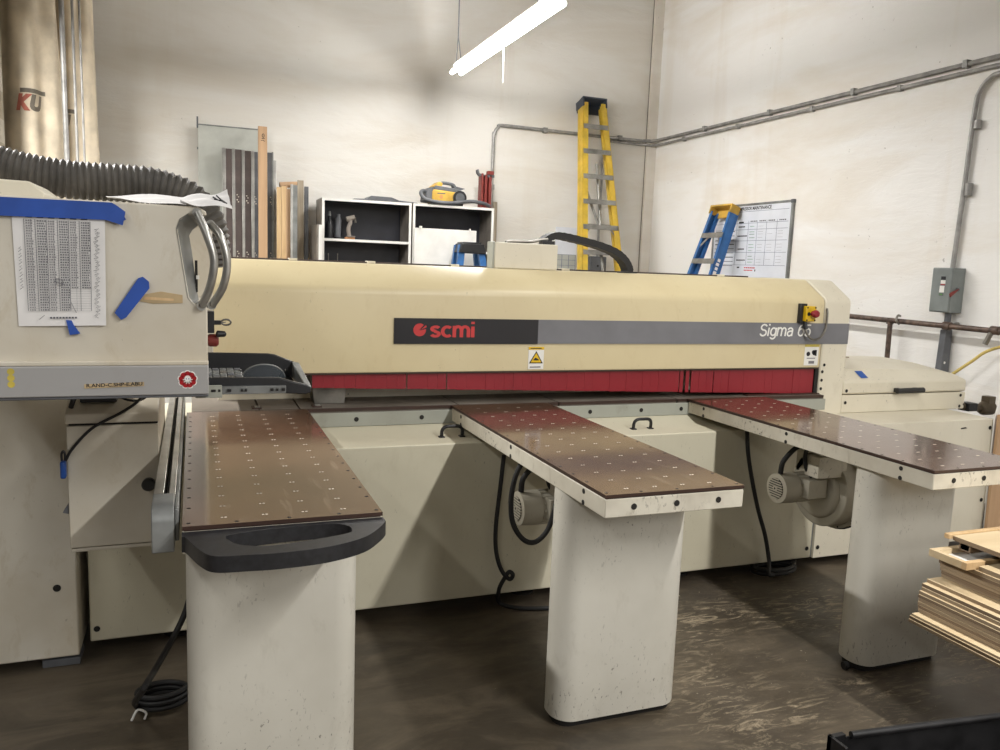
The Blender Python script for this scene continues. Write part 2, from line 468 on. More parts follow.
# the beam
prof = [(3.68, 1.074), (3.68, 1.440), (3.684, 1.462), (3.696, 1.478), (3.847, 1.574), (3.87, 1.578), (4.28, 1.58), (4.28, 1.074)]
beam = build('beam_cover', MB().prism(prof, 'x', .05, 3.408, 'beam'), saw, .004)
mb = MB().box(.052, 3.40, 3.674, 3.70, 1.068, 1.075, 'edge')
build('lower_lip', mb, beam)
cap = [(y-.004 if y < 3.9 else y, z+.003) for y, z in prof[1:-1]]
cap = [(3.676, .79)] + cap + [(4.28, .79)]
mb = MB().prism(cap, 'x', 3.413, 3.6, 'pale')
for x, z in ((3.44, 1.09), (3.445, .835), (3.43, 1.0), (3.43, 1.05), (3.43, .95)):
    mb.disc((x, 3.675, z), (0, -1, 0), .009, 'hole')
endc = build('end_column', mb, saw, .008)
mb = MB().box(1.607, 3.598, 3.6735, 3.681, 1.213, 1.333, 'stripe')
stripe = build('grey_stripe', mb, saw)
mb = MB()
pen(mb, 'Sigma', (2.955, 3.6728, 1.260), (1, 0, 0), (0, 0, 1), .236, .064, 'white', t=.20, shear=.12)
build('model_name', mb, stripe, label='white slanted lettering Sigma')
mb = MB()
pen(mb, '65', (3.222, 3.6728, 1.260), (1, 0, 0), (0, 0, 1), .094, .064, 'white', t=.20, shear=.12)
build('model_number', mb, stripe, label='white slanted number 65')
mb = MB().box(.873, 1.607, 3.6735, 3.681, 1.211, 1.333, 'plate')
plate = build('black_name_plate', mb, saw)
mb = MB()
pen(mb, 'scmi', (1.046, 3.6728, 1.246), (1, 0, 0), (0, 0, 1), .232, .070, 'scm', t=.27, track=.03)
c = (.996, 1.278); r = .031; n = 40
ring = [(c[0]+r*math.cos(a), c[1]+r*.98*math.sin(a)) for a in [math.radians(48)+(2*PI-math.radians(40))*k/n for k in range(n+1)]]
mb.prism([(c[0]+.002, c[1]-.003)]+ring, 'y', 3.6728, 3.674, 'scm')
mb.prism([(c[0]-.004, c[1]-.002), (c[0]+.034, c[1]+.022), (c[0]+.026, c[1]+.031)], 'y', 3.6724, 3.674, 'plate')
mb.prism([(c[0]+.006, c[1]+.001), (c[0]+.034, c[1]+.013), (c[0]+.03, c[1]+.023)], 'y', 3.6720, 3.674, 'scm')
build('brand_lettering', mb, plate, label='red lettering scmi with a round red emblem')
# stickers on the beam
mb = MB().box(1.562, 1.646, 3.678, 3.6815, 1.084, 1.196, 'white')
mb.box(1.562, 1.646, 3.677, 3.679, 1.182, 1.196, 'yellow')
mb.prism([(1.566, 1.113), (1.642, 1.113), (1.604, 1.175)], 'y', 3.6772, 3.679, 'dink')
mb.prism([(1.575, 1.118), (1.633, 1.118), (1.604, 1.166)], 'y', 3.6764, 3.679, 'yellow')
mb.box(1.590, 1.618, 3.6758, 3.679, 1.128, 1.134, 'dink').prism([(1.592, 1.134), (1.616, 1.134), (1.600, 1.143)], 'y', 3.6758, 3.679, 'dink')
mb.box(1.572, 1.63, 3.677, 3.679, 1.092, 1.097, 'ink').box(1.572, 1.632, 3.676, 3.679, 1.187, 1.191, 'dink')
build('warning_sticker', mb, saw, label='small white and yellow triangle warning sticker')
mb = MB().box(3.292, 3.392, 3.678, 3.6815, 1.088, 1.196, 'white')
mb.box(3.292, 3.392, 3.677, 3.679, 1.196, 1.210, 'gold')
mb.cyl((3.318, 3.677, 1.155), (3.318, 3.679, 1.155), .013, 'dink').cyl((3.355, 3.677, 1.165), (3.355, 3.679, 1.165), .012, 'dink')
mb.prism([(3.35, 1.15), (3.378, 1.142), (3.378, 1.178), (3.362, 1.178)], 'y', 3.677, 3.679, 'dink').box(3.31, 3.37, 3.677, 3.679, 1.128, 1.132, 'ink')
mb.box(3.325, 3.365, 3.677, 3.679, 1.098, 1.114, 'pencil')
build('ear_protection_sticker', mb, saw, label='small white sticker with two black pictograms')
# emergency stop
mb = MB().box(3.215, 3.262, 3.655, 3.679, 1.335, 1.445, 'black')
es = build('emergency_stop', mb, saw, .003, label='yellow emergency stop box with red mushroom button')
mb = MB().box(3.236, 3.306, 3.63, 3.672, 1.345, 1.432, 'yellow')
for x in (3.243, 3.299):
    for z in (1.353, 1.424): mb.disc((x, 3.6295, z), (0, -1, 0), .005, 'hole')
mb.disc((3.254, 3.6295, 1.388), (0, -1, 0), .011, 'hole')
build('yellow_housing', mb, es, .004)
mb = MB().lathe([(0, .016), (.014, .014), (.015, .021), (.027, .022), (.037, .017), (.039, .0)], (3.282, 3.63, 1.390), (0, -1, 0), 'red')
build('red_button', mb, es)
mb = MB().tube(spline([(3.26, 3.655, 1.335), (3.262, 3.645, 1.28), (3.30, 3.64, 1.245), (3.36, 3.645, 1.25), (3.405, 3.655, 1.30), (3.415, 3.66, 1.38), (3.416, 3.668, 1.42)]), .006, 'steel', 8)
mb.tube([(3.255, 3.66, 1.345), (3.258, 3.65, 1.30)], .013, 'black')
build('stop_cable', mb, es)

# red dust curtain: one strip after another, hanging lower towards the right
x = .50; k = 0
while x < 3.375:
    w = .0495
    if 2.43 < x < 2.53: w = .036
    x1 = min(x+w, 3.38)
    zb = 1.006 - (x-.5)*(1.006-.924)/2.75 + random.uniform(-.001, .001)
    gap = .0005
    if any(abs(x1-s) < .026 for s in (.957, 1.162, 2.473, 2.67)): gap = .006
    if abs(x1-2.53) < .03: gap = .014
    dy = random.uniform(-.0012, .0012)
    mb = MB().box(x, x1-gap, 3.688+dy, 3.692+dy, zb, 1.082, 'red')
    build('curtain_strip', mb, saw)
    x += w; k += 1
build('curtain_end_post', MB().box(3.384, 3.408, 3.682, 3.70, .915, 1.075, 'hole'), saw)
build('curtain_sill', MB().box(2.9, 3.41, 3.66, 3.70, .9195, .926, 'edge'), saw)

# on top of the beam
mb = MB().box(.1, 3.2, 4.12, 4.16, 1.58, 1.588, 'brown')
gr = build('guide_rail', mb, saw, .002)
for x in (.44, .83, 1.28, 1.93, 2.33, 2.97): build('rail_bracket', MB().box(x, x+.04, 4.10, 4.17, 1.579, 1.592, 'pale'), gr, .002)
mb = MB().box(1.442, 1.80, 3.90, 3.98, 1.579, 1.713, 'pale')
tb = build('carriage_cover', mb, saw, .006)
build('cover_side', MB().box(1.432, 1.443, 3.897, 3.985, 1.579, 1.716, 'rail'), tb, .004)
build('cover_handle', MB().tube(spline([(1.52, 3.95, 1.716), (1.56, 3.95, 1.722), (1.66, 3.95, 1.724), (1.72, 3.95, 1.737), (1.76, 3.95, 1.741)]), .008, 'steel', 8), tb)
pts = spline([(1.745, 3.99, 1.727), (1.79, 3.99, 1.757), (1.84, 3.99, 1.764), (1.93, 3.99, 1.752), (2.06, 3.99, 1.728), (2.17, 3.99, 1.696), (2.235, 3.99, 1.655), (2.268, 3.99, 1.61), (2.272, 3.99, 1.582)], 5)
mb = MB(); v = []; f = []
for i, p in enumerate(pts):
    a = pts[max(i-1, 0)]; b = pts[min(i+1, len(pts)-1)]; t = (b-a).normalized(); nn = Vector((-t.z, 0, t.x))
    h = .019 if i % 2 else .017
    for sy in (-.04, .04):
        for sn in (-1, 1): v.append(p+Vector((0, sy, 0))+nn*h*sn)
    if i:
        o = (i-1)*4
        f += [(o, o+1, o+5, o+4), (o+2, o+6, o+7, o+3), (o+1, o+3, o+7, o+5), (o, o+4, o+6, o+2)]
f += [(0, 2, 3, 1), tuple(len(v)-4+q for q in (0, 1, 3, 2))]
mb.add(v, f, 'rubber')
build('cable_chain', mb, saw)
build('chain_socket', MB().box(1.72, 1.79, 3.92, 3.975, 1.712, 1.732, 'black'), saw, .002)
build('chain_socket', MB().box(2.235, 2.31, 3.94, 4.04, 1.579, 1.588, 'black'), saw, .002)

# right-hand end: side base, drive base and hood
mb = MB().prism([(3.355, .055), (3.355, .796), (3.68, .796), (4.35, .796), (4.35, .055)], 'x', 3.185, 4.47, 'pale')
for x, z in ((3.21, .115), (4.437, .745), (3.21, .6), (4.437, .3)): mb.disc((x, 3.3535, z), (0, -1, 0), .012, 'hole')
mb.prism([(4.20, .752), (4.235, .756), (4.25, .748), (4.20, .744)], 'y', 3.352, 3.3545, 'hole')
sb = build('side_base', mb, saw, .006)
build('base_gap_strip', MB().box(3.166, 3.184, 3.37, 3.40, .06, .79, 'dalu'), saw)
mb = MB().box(3.602, 4.612, 3.682, 4.30, .797, .905, 'pale')
for x, z in ((4.57, .885), (4.57, .815), (3.63, .86)): mb.disc((x, 3.6805, z), (0, -1, 0), .010, 'hole')
db = build('drive_base', mb, saw, .004)
hv = [(3.604, 3.68, .910), (4.612, 3.68, .910), (4.612, 4.24, .910), (3.604, 4.24, .910),
      (3.604, 3.68, .985), (4.612, 3.68, .985), (4.612, 4.24, .985), (3.604, 4.24, .985),
      (3.604, 3.725, 1.060), (4.42, 3.725, 1.042), (4.55, 3.75, 1.020), (4.55, 4.2, 1.020), (4.40, 4.2, 1.075), (3.604, 4.2, 1.092),
      (3.604, 3.90, 1.092), (4.38, 3.90, 1.07)]
hf = [(0, 3, 2, 1), (0, 1, 5, 4), (1, 2, 6, 5), (2, 3, 7, 6), (3, 0, 4, 14, 13, 7), (4, 5, 10, 9, 8), (5, 6, 11, 10), (6, 7, 13, 12, 11), (4, 8, 14), (8, 9, 15, 14), (14, 15, 12, 13), (9, 10, 11, 12, 15)]
hf[4] = (3, 0, 4, 7); hf.append((4, 14, 13, 7))
hood = build('motor_hood', MB().add(hv, hf, 'pale'), saw, .012, 3)
mb = MB().tube([(3.985, 3.640, .930), (4.20, 3.640, .932)], .017, 'black', 12)
mb.box(4.0, 4.035, 3.64, 3.681, .917, .943, 'black').box(4.15, 4.185, 3.64, 3.681, .917, .943, 'black')
build('hood_handle', mb, hood, .003)
mb = MB().prism([(3.71, 1.046), (3.765, 1.046), (3.80, 1.006), (3.745, 1.006)], 'y', 0, .002, 'stickblue')
ang = math.atan2(.10, .055)
def on_hood(v):  # lay flat art on the sloping hood front
    t = (v.z-.985)/.075; return Vector((v.x, 3.68+.045*t-.003+(v.y*.5), v.z))
mb.v = [on_hood(v) for v in mb.v]
build('blue_sticker', mb, hood, label='small slanted blue sticker')
build('hood_latch', MB().box(3.63, 3.69, 3.92, 3.97, 1.088, 1.106, 'black').disc((3.63, 3.679, .932), (0, -1, 0), .010, 'hole'), hood, .002)
build('hood_scuff', MB().box(3.83, 3.99, 4.05, 4.06, 1.082, 1.0915, 'greywood'), hood)
mb = MB().box(4.63, 4.71, 3.66, 3.74, .78, .832, 'blackmetal')
mb.tube([(4.70, 3.70, .795), (4.80, 3.70, .792)], .018, 'bronze').lathe([(0, .03), (.03, .045), (.10, .045), (.12, .03)], (4.78, 3.70, .79), (1, 0, 0), 'bronze')
mb.box(4.82, 4.88, 3.67, 3.73, .82, .87, 'bronze').tube([(4.60, 3.70, .83), (4.64, 3.70, .80)], .02, 'bronze')
build('air_fitting', mb, saw, .004, label='brown cast pipe fitting')

# left-hand end: tall electrical cabinet, small front cabinet, fence
mb = MB().box(-1.5, -.428, 3.27, 4.1, .05, 1.30, 'console')
lc = build('electrical_cabinet', mb, saw, .006)
mb = MB().disc((-.496, 3.2695, .328), (0, -1, 0), .014, 'hole')
build('lock_hole', mb, lc)
for x in (-.5, -1.3): build('cabinet_foot', MB().box(x-.06, x+.07, 3.30, 3.42, 0, .03, 'dkbox').box(x-.04, x+.05, 3.32, 3.40, .03, .05, 'hole'), lc, .003)
mb = MB().box(-.376, -.112, 2.75, 3.36, .655, 1.048, 'console').box(-.374, -.110, 2.752, 3.36, .640, .652, 'console').box(-.37, -.118, 2.765, 3.36, .650, .656, 'hole')
fc = build('front_cabinet', mb, saw, .004)
mb = MB().prism([(2.745, 1.056), (2.745, 1.086), (2.86, 1.135), (3.2, 1.15), (3.2, 1.056)], 'x', -.378, -.110, 'console')
build('sloping_lid', mb, fc, .004)
build('lid_gap', MB().box(-.37, -.115, 2.76, 3.2, 1.046, 1.058, 'hole'), fc)
build('round_knob', MB().lathe([(0, .012), (.02, .012), (.021, .02), (.04, .021), (.046, .016)], (-.143, 2.75, .858), (0, -1, 0), 'black'), fc)
build('lid_box', MB().box(-.34, -.235, 2.79, 2.86, 1.115, 1.145, 'black').tube([(-.365, 2.78, 1.10), (-.35, 2.78, 1.15)], .008, 'black'), fc, .003)
mb = MB().tube(spline([(-.14, 2.83, 1.17), (-.165, 2.735, 1.13), (-.22, 2.73, 1.09), (-.30, 2.728, 1.045), (-.355, 2.728, .985), (-.378, 2.73, .945)]), .0045, 'rubber', 8)
mb.tube(spline([(-.235, 2.80, 1.135), (-.20, 2.79, 1.12), (-.16, 2.79, 1.122), (-.12, 2.80, 1.16)]), .004, 'rubber', 8)
build('thin_wire', mb, fc)
mb = MB().box(-.392, -.376, 2.715, 2.747, .89, .945, 'padblue')
lk = build('hanging_lock', mb, fc, .005, label='blue padlock on a wire')
build('shackle', MB().tube(spline([(-.388, 2.731, .945), (-.388, 2.731, .965), (-.383, 2.731, .975), (-.379, 2.731, .965), (-.379, 2.731, .945)]), .0035, 'black', 8), lk)
mb = MB().prism([(-.395, .77), (-.377, .80), (-.377, .765)], 'y', 2.76, 2.80, 'dkbox')
build('side_catch', mb, fc)
# fence with two aluminium channels along the left table
mb = MB().box(-.108, -.082, 2.25, 4.0, .90, .957, 'alu').box(-.082, -.070, 2.25, 4.0, .89, .925, 'hole').box(-.070, -.053, 2.25, 4.0, .90, .953, 'alu').box(-.053, -.044, 2.14, 4.0, .86, .945, 'dalu').box(-.108, -.053, 2.25, 4.0, .855, .90, 'dalu')
fe = build('side_fence', mb, saw, .002)
arc = [(2.25, .957)] + [(2.165+.05*math.cos(a), .915+.042*math.sin(a)) for a in [PI/2+.1+PI/2*k/8 for k in range(8)]] + [(2.113, .84), (2.25, .84)]
build('fence_end_block', MB().prism(arc, 'x', -.108, -.054, 'dalu', smooth=False), fe, .003)

# ------------------------------------------------------------------ support tables
W, YN, YF, ZT = .5048, 2.066, 3.626, .92
def make_table(x):
    t = thing('support_table', '', 'table', (x, 2.5, 0))
    mb = MB().box(x, x+W, YN, YF, .910, ZT, 'slate')
    for q in (2, 3, 4, 5): mb.mi[q] = mb.mat('edge')
    for i in range(4):
        for j in range(15):
            px, py = x+.1+.1023*i, 2.12+.1*j
            for k in (-1, 1): mb.cyl((px+k*.0045, py, ZT-.001), (px+k*.0045, py, ZT+.0006), .0034, 'ring', 8)
    for j in range(15):
        for px in (x+.015, x+W-.013):
            mb.cyl((px, 2.09+.1*j+(.03 if j else 0), ZT-.001), (px, 2.09+.1*j+(.03 if j else 0), ZT+.0005), .0052, 'hole', 8)
    for i in range(1, 4): mb.cyl((x+.13*i, 2.08, ZT-.001), (x+.13*i, 2.08, ZT+.0005), .005, 'hole', 8)
    build('slate_top', mb, t)
    mb = MB().box(x+.001, x+W-.001, YN+.001, 3.615, .847, .906, 'frame').box(x+.004, x+W-.004, YN+.004, 3.61, .904, .911, 'edge')
    mb.mi[2] = mb.mat('wornfront')
    for y in (2.212, 2.844, 3.475):
        for z in (.8925, .8555):
            mb.disc((x+.0015, y, z), (-1, 0, 0), .0085, 'hole', h=.002); mb.disc((x+W-.0015, y, z), (1, 0, 0), .0085, 'hole', h=.002)
    for q in (.1, .253, .408): mb.disc((x+q, YN+.0015, .878), (0, -1, 0), .010, 'hole', h=.002)
    fr = build('steel_frame', mb, t, .003)
    build('pedestal', MB().prism(rrect(x+.003, x+W-.008, 2.322, 2.49, .075, 10), 'z', .03, .847, 'ped', smooth=False), t)
    build('plinth', MB().prism(rrect(x+.02, x+W-.02, 2.345, 2.47, .05, 6), 'z', 0, .031, 'hole'), t)
    return t
tables = []
for i, (x, lab) in enumerate(((1.149, 'middle brown topped support table, with a blower motor and looped cable behind its pedestal'),
               (-.0352, 'brown topped support table at the left carrying the black moulded grip on its front edge'),
               (2.4816, 'right brown topped support table, its front corner above the plywood stack'))):
    if i == 0: t = make_table(x)
    else:
        t = copy_tree(tables[0]); t.location = (x, 2.5, 0)
    if i == 2:
        for c_ in t.children:
            if c_.name.startswith(('pedestal', 'plinth')): c_.scale.x = .915; c_.location.x = .024
    t['label'] = lab; t['group'] = 'brown topped support tables in front of the saw'; tables.append(t)
OFF[tables[1].name] = Vector((-.0352, 2.5, 0))
# black moulded grip on the left table
def smooth2(p, n=6): return [(v.x, v.y) for v in spline([(a, b, 0) for a, b in p], n)]
outer = [(-.036, 2.064)] + smooth2([(-.036, 2.03), (-0.025, 2.017), (0.005, 1.924), (0.037, 1.875), (0.109, 1.864), (0.180, 1.859), (0.293, 1.871), (0.389, 1.916), (0.447, 1.988), (.470, 2.03)]) + [(.470, 2.064)]
inner = [(0.065, 1.992), (0.081, 2.020), (0.198, 2.040), (0.320, 2.043), (0.365, 2.017), (0.370, 1.977), (0.349, 1.954), (0.244, 1.927), (0.158, 1.915), (0.093, 1.941)]
inner = smooth2(inner+[inner[0]], 4)[:-1]
bm = bmesh.new()
def loop(pts):
    vs = [bm.verts.new((x, y, .907)) for x, y in pts]
    return [bm.edges.new((vs[k], vs[(k+1) % len(vs)])) for k in range(len(vs))]
es_ = loop(outer)+loop(inner)
bmesh.ops.triangle_fill(bm, edges=es_, use_beauty=True)
ret = bmesh.ops.extrude_face_region(bm, geom=bm.faces[:])
bmesh.ops.translate(bm, vec=(0, 0, -.040), verts=[g for g in ret['geom'] if isinstance(g, bmesh.types.BMVert)])
bm.verts.ensure_lookup_table()
bm.verts.index_update()
mb = MB().add([v.co.copy() for v in bm.verts], [[v.index for v in f_.verts] for f_ in bm.faces], 'handle'); bm.free()
build('moulded_grip', mb, tables[1], .008, 3, label='black moulded D-shaped grip')
# dark caster showing beside the right pedestal
OFF[tables[2].name] = Vector((2.4816, 2.5, 0))
build('foot_caster', MB().cyl((2.478, 2.385, .016), (2.496, 2.385, .016), .016, 'rubber'), tables[2])

# ------------------------------------------------------------------ blowers under two tables
bl = thing('centrifugal_blower', 'grey centrifugal blower with grilled motor hanging beneath the right table', 'blower', (2.85, 3.0, 0), 'blowers under the tables')
def volute(r0, x0, x1):
    pts = [(3.0+(r0+.03*k/40)*math.cos(a), .555+(r0+.03*k/40)*math.sin(a)) for k, a in [(k, -PI*1.5+2*PI*k/40) for k in range(41)]]
    return pts
mb = MB().prism([(3.0+.185*math.cos(a), .575+.185*math.sin(a)) for a in [2*PI*k/48 for k in range(48)]], 'x', 2.84, 2.94, 'castiron')
mb.box(2.84, 2.94, 3.0, 3.17, .62, .846, 'castiron')
mb.lathe([(0, .13), (.012, .142), (.03, .145)], (2.815, 3.0, .575), (1, 0, 0), 'castiron', 40)
vol = build('volute_housing', mb, bl, .012, 3)
mb = MB().prism([(3.0+.202*math.cos(a), .575+.202*math.sin(a)) for a in [2*PI*k/48 for k in range(48)]], 'x', 2.925, 2.945, 'castiron')
for k in range(12):
    a = 2*PI*k/12+.2; mb.disc((2.925, 3.0+.194*math.cos(a), .575+.194*math.sin(a)), (-1, 0, 0), .005, 'hole', 8)
mb.prism([(3.0+.208*math.cos(a), .575+.208*math.sin(a)) for a in [2*PI*k/48 for k in range(48)]], 'x', 2.945, 2.952, 'rubber')
build('rim_flange', mb, vol)
mb = MB().lathe([(0, .055), (.004, .071), (.05, .074), (.09, .074), (.092, .066), (.235, .066)], (2.585, 3.0, .59), (1, 0, 0), 'castiron', 32)
for k in range(14):
    a = 2*PI*k/14; c_ = Vector((0, math.cos(a), math.sin(a)))
    p = Vector((2.68, 3.0, .59))+c_*.068; mb.cyl(p, p+Vector((.10, 0, 0)), .006, 'castiron', 6)
mot = build('motor', mb, bl)
mb = MB().cyl((2.583, 3.0, .59), (2.586, 3.0, .59), .05, 'hole', 28)
for q in range(-4, 5):
    h = math.sqrt(max(.05**2-(q*.0115)**2, 0)); mb.box(2.579, 2.584, 3.0-h, 3.0+h, .59+q*.0115-.0028, .59+q*.0115+.0028, 'castiron')
mb.cyl((2.578, 3.0, .59), (2.584, 3.0, .59), .014, 'castiron', 16).cyl((2.577, 3.0, .59), (2.579, 3.0, .59), .005, 'hole', 10)
build('fan_grille', mb, mot)
mb = MB().box(2.69, 2.80, 2.90, 2.97, .555, .645, 'castiron')
build('terminal_box', mb, mot, .004)
mb = MB().box(2.70, 2.87, 2.86, 2.95, .665, .765, 'frame').box(2.73, 2.85, 2.88, 2.94, .765, .846, 'frame')
build('switch_box', mb, bl, .003)
mb = MB().tube(spline([(2.70, 2.99, .80), (2.64, 2.98, .77), (2.60, 2.985, .72), (2.595, 2.99, .665)]), .012, 'rubber', 10)
mb.tube(spline([(2.745, 2.93, .846), (2.70, 2.93, .82), (2.685, 2.935, .76), (2.70, 2.94, .70), (2.73, 2.93, .655)]), .010, 'rubber', 10)
mb.tube([(2.70, 2.99, .80), (2.715, 2.99, .846)], .012, 'rubber', 10)
build('motor_cable', mb, bl)
b2 = copy_tree(bl); b2.location = (2.85-1.3326, 3.0, 0)
b2['label'] = 'grey blower motor hanging beneath the middle table, crossed by a looped black cable'

# ------------------------------------------------------------------ loose cables
def cable(label, pts, r=.011, extra=None, n=8):
    mb = MB().tube(spline(pts, n), r, 'rubber', 10)
    if extra: extra(mb)
    o = build('power_cable', mb, None, origin=(pts[-1][0], pts[-1][1], 0)); tag(o, label, 'cable', 'black power cables'); return o
def loops(c, r0, n, z=.014, sq=.6):
    return [(c[0]+r0*math.cos(a)*(1-.04*k/20), c[1]+r0*sq*math.sin(a)*(1-.04*k/20), z+.0016*k) for k, a in [(k, .3+2*PI*k/12) for k in range(12*n)]]
p = [(2.653, 3.330, 0.803), (2.672, 3.320, 0.646), (2.739, 3.310, 0.404), (2.807, 3.310, 0.235), (2.847, 3.310, 0.093), (2.823, 3.264, 0.030)]
cable('black power cable hanging from the right table down to a small heap on the floor', p+[(q[0], q[1], q[2]) for q in loops((2.913, 3.347, 0.000), .13, 2)], .011)
p = [(1.314, 3.330, 0.737), (1.297, 3.320, 0.577), (1.280, 3.310, 0.415), (1.285, 3.310, 0.296), (1.309, 3.300, 0.206), (1.347, 3.290, 0.157), (1.362, 3.280, 0.179), (1.346, 3.290, 0.191), (1.326, 3.300, 0.155), (1.311, 3.320, 0.096), (1.335, 3.361, 0.012), (1.406, 3.282, 0.012), (1.551, 3.241, 0.012)]
cable('black power cable hanging from the middle table with a small knot near its foot', p, .010)
p = [(1.202, 2.840, 0.839), (1.171, 2.840, 0.768), (1.158, 2.840, 0.679), (1.170, 2.840, 0.584), (1.216, 2.840, 0.514), (1.269, 2.840, 0.497), (1.320, 2.840, 0.539), (1.347, 2.840, 0.616), (1.357, 2.840, 0.686)]
cable('black cable looped in front of the blower under the middle table', p, .0105)
p = [(-0.019, 2.720, 0.489), (-0.044, 2.700, 0.414), (-0.081, 2.660, 0.351), (-0.128, 2.550, 0.311), (-0.157, 2.460, 0.298), (-0.202, 2.887, 0.020)]
cc = (-0.121, 2.892, 0.000)
def tie(mb): 
    q = (-0.197, 2.809, 0.030); mb.tube(spline([(q[0]-.02, q[1], .01), (q[0], q[1]-.01, .05), (q[0]+.025, q[1], .03), (q[0]+.02, q[1], .008)]), .004, 'white', 6)
cable('black power cable coiled and tied on the floor beside the left pedestal', p+loops((cc[0], cc[1], 0), .088, 3, .014, .75), .010, tie)
# ------------------------------------------------------------------ control console at the upper left
con = thing('control_console', 'pale scuffed control console overhanging the left table, with grey lower rail and curved grab handles', 'console', (-.2, 2.5, 1.2))
XR = .033
body_pts = [(-.75, 1.302), (XR, 1.302), (XR, 1.452), (.0, 1.462), (-.012, 1.478), (-.030, 1.60), (-.038, 1.655), (-.030, 1.678), (-.012, 1.692), (XR, 1.690), (XR, 1.703), (.012, 1.714), (-.75, 1.716)]
body = build('console_body', MB().prism(body_pts, 'y', 2.27, 2.72, 'console'), con, .004)
# slanted grey lining of the handle notch
lin_pts = [(XR, 1.693), (-.012, 1.695), (-.032, 1.681), (-.041, 1.655), (-.033, 1.60), (-.015, 1.476), (-.001, 1.459)]
inn_pts = [(.03, 1.672), (.012, 1.668), (-.002, 1.655), (-.010, 1.64), (-.004, 1.60), (.008, 1.49), (.012, 1.47)]
v = [(x, 2.268, z) for x, z in lin_pts]+[(x, 2.33, z) for x, z in inn_pts]; n = len(lin_pts)
mb = MB().add(v, [(i, i+1, n+i+1, n+i) for i in range(n-1)], 'dalu')
mb.box(.003, .010, 2.325, 2.332, 1.49, 1.575, 'hole').box(.006, .014, 2.32, 2.332, 1.525, 1.535, 'white')
build('notch_lining', mb, con)
for k, (dx, dy, zt) in enumerate(((0, 0, 1.699), (.034, .05, 1.672))):
    mb = MB()
    path = spline([(.010+dx, 2.262+dy, zt), (.034+dx, 2.245+dy, 1.64), (.050+dx, 2.238+dy, 1.578), (.040+dx, 2.24+dy, 1.51), (.018+dx*.8, 2.26+dy, 1.456)], 8)
    mb.tube(path, .0105, 'alu', 12)
    mb.tube([path[0]+Vector((0, -.004, 0)), path[0]+Vector((0, .05, 0))], .012, 'alu').tube([path[-1]+Vector((0, -.004, 0)), path[-1]+Vector((-.004, .05, 0))], .012, 'alu')
    mb.disc(path[0]+Vector((0, -.009, -.006)), (0, -1, 0), .006, 'hole'); mb.disc(path[-1]+Vector((0, -.009, .004)), (0, -1, 0), .006, 'hole')
    build('grab_handle', mb, con)
rear = build('console_rear', MB().box(-.75, .056, 2.721, 2.84, 1.18, 1.69, 'console').box(-.75, -.5, 2.84, 3.0, 1.301, 1.50, 'console').box(-1.2, -.47, 3.0, 3.9, 1.301, 1.50, 'console'), con, .004)
mb = MB().box(-.75, .034, 2.252, 2.40, 1.222, 1.300, 'greybar').box(-.75, .033, 2.258, 2.40, 1.214, 1.222, 'dkbox').box(-.75, .034, 2.254, 2.27, 1.300, 1.312, 'console')
rl = build('lower_rail', mb, con, .003)
mb = MB().prism([(-.263, 1.243), (-.124, 1.247), (-.124, 1.258), (-.263, 1.254)], 'y', 2.2505, 2.2525, 'oldwood')
text_into(mb, 'R.AND-C.SHP-E.ABU', (-.258, 2.2498, 1.2455), (1, 0, .027), (0, 0, 1), .130, .0095, 'dink', bold=.02)
build('strip_label', mb, rl, label='faded lettered label strip')
mb = MB()
for z in (1.288, 1.272, 1.256): mb.disc((-.424, 2.2525, z), (0, -1, 0), .0082, 'gold', 18)
build('gold_stickers', mb, rl, label='three round gold stickers one above another')
mb = MB(); c = (-.0185, 1.2625)
def petals(rad, off, m, y, start=0):
    for k in range(start, 9):
        a = PI/2+2*PI*k/9
        mb.cyl((c[0]+off*math.cos(a), y, c[1]+off*math.sin(a)), (c[0]+off*math.cos(a), y+.001, c[1]+off*math.sin(a)), rad, m, 14)
petals(.0092, .0160, 'white', 2.2512); mb.cyl((c[0], 2.2512, c[1]), (c[0], 2.2522, c[1]), .018, 'white', 20)
petals(.0066, .0157, 'redp', 2.2504); mb.cyl((c[0], 2.2500, c[1]+.003), (c[0], 2.2510, c[1]+.003), .0078, 'white', 18)
for k in range(6):
    a = PI+PI*k/5; mb.tube([(c[0]+.004*math.cos(a), 2.2500, c[1]+.004*math.sin(a)), (c[0]+.012*math.cos(a), 2.2500, c[1]+.012*math.sin(a))], .0013, 'white', 6)
for sx in (-.003, .003): mb.cyl((c[0]+sx, 2.2494, c[1]+.002), (c[0]+sx, 2.2500, c[1]+.002), .0014, 'stickblue', 8)
build('octopus_sticker', mb, rl, label='round red and white scalloped octopus sticker')
build('top_housing', MB().prism([(-.75, 1.716), (-.352, 1.716), (-.352, 1.732), (-.385, 1.758), (-.75, 1.765)], 'y', 2.36, 2.62, 'pale'), con, .004)
mb = MB().box(.034, .052, 2.37, 2.42, 1.375, 1.435, 'black').box(.05, .07, 2.385, 2.405, 1.397, 1.409, 'black')
mb.tube([(.07, 2.395, 1.403), (.084, 2.395, 1.404)], .002, 'steel', 6).tube([(.084+.013*math.cos(a), 2.395, 1.404+.008*math.sin(a)) for a in [2*PI*k/12 for k in range(12)]], .003, 'steel', 6, closed=True)
mb.lathe([(0, .004), (.004, .010), (.024, .008), (.028, .003)], (.056, 2.38, 1.372), (1, 0, 0), 'black')
build('key_switch', mb, con, .001)
build('red_knob', MB().lathe([(0, .012), (.01, .018), (.028, .018), (.034, .012)], (.030, 2.40, 1.352), (1, 0, 0), 'oldred'), con, label='dark red knob')
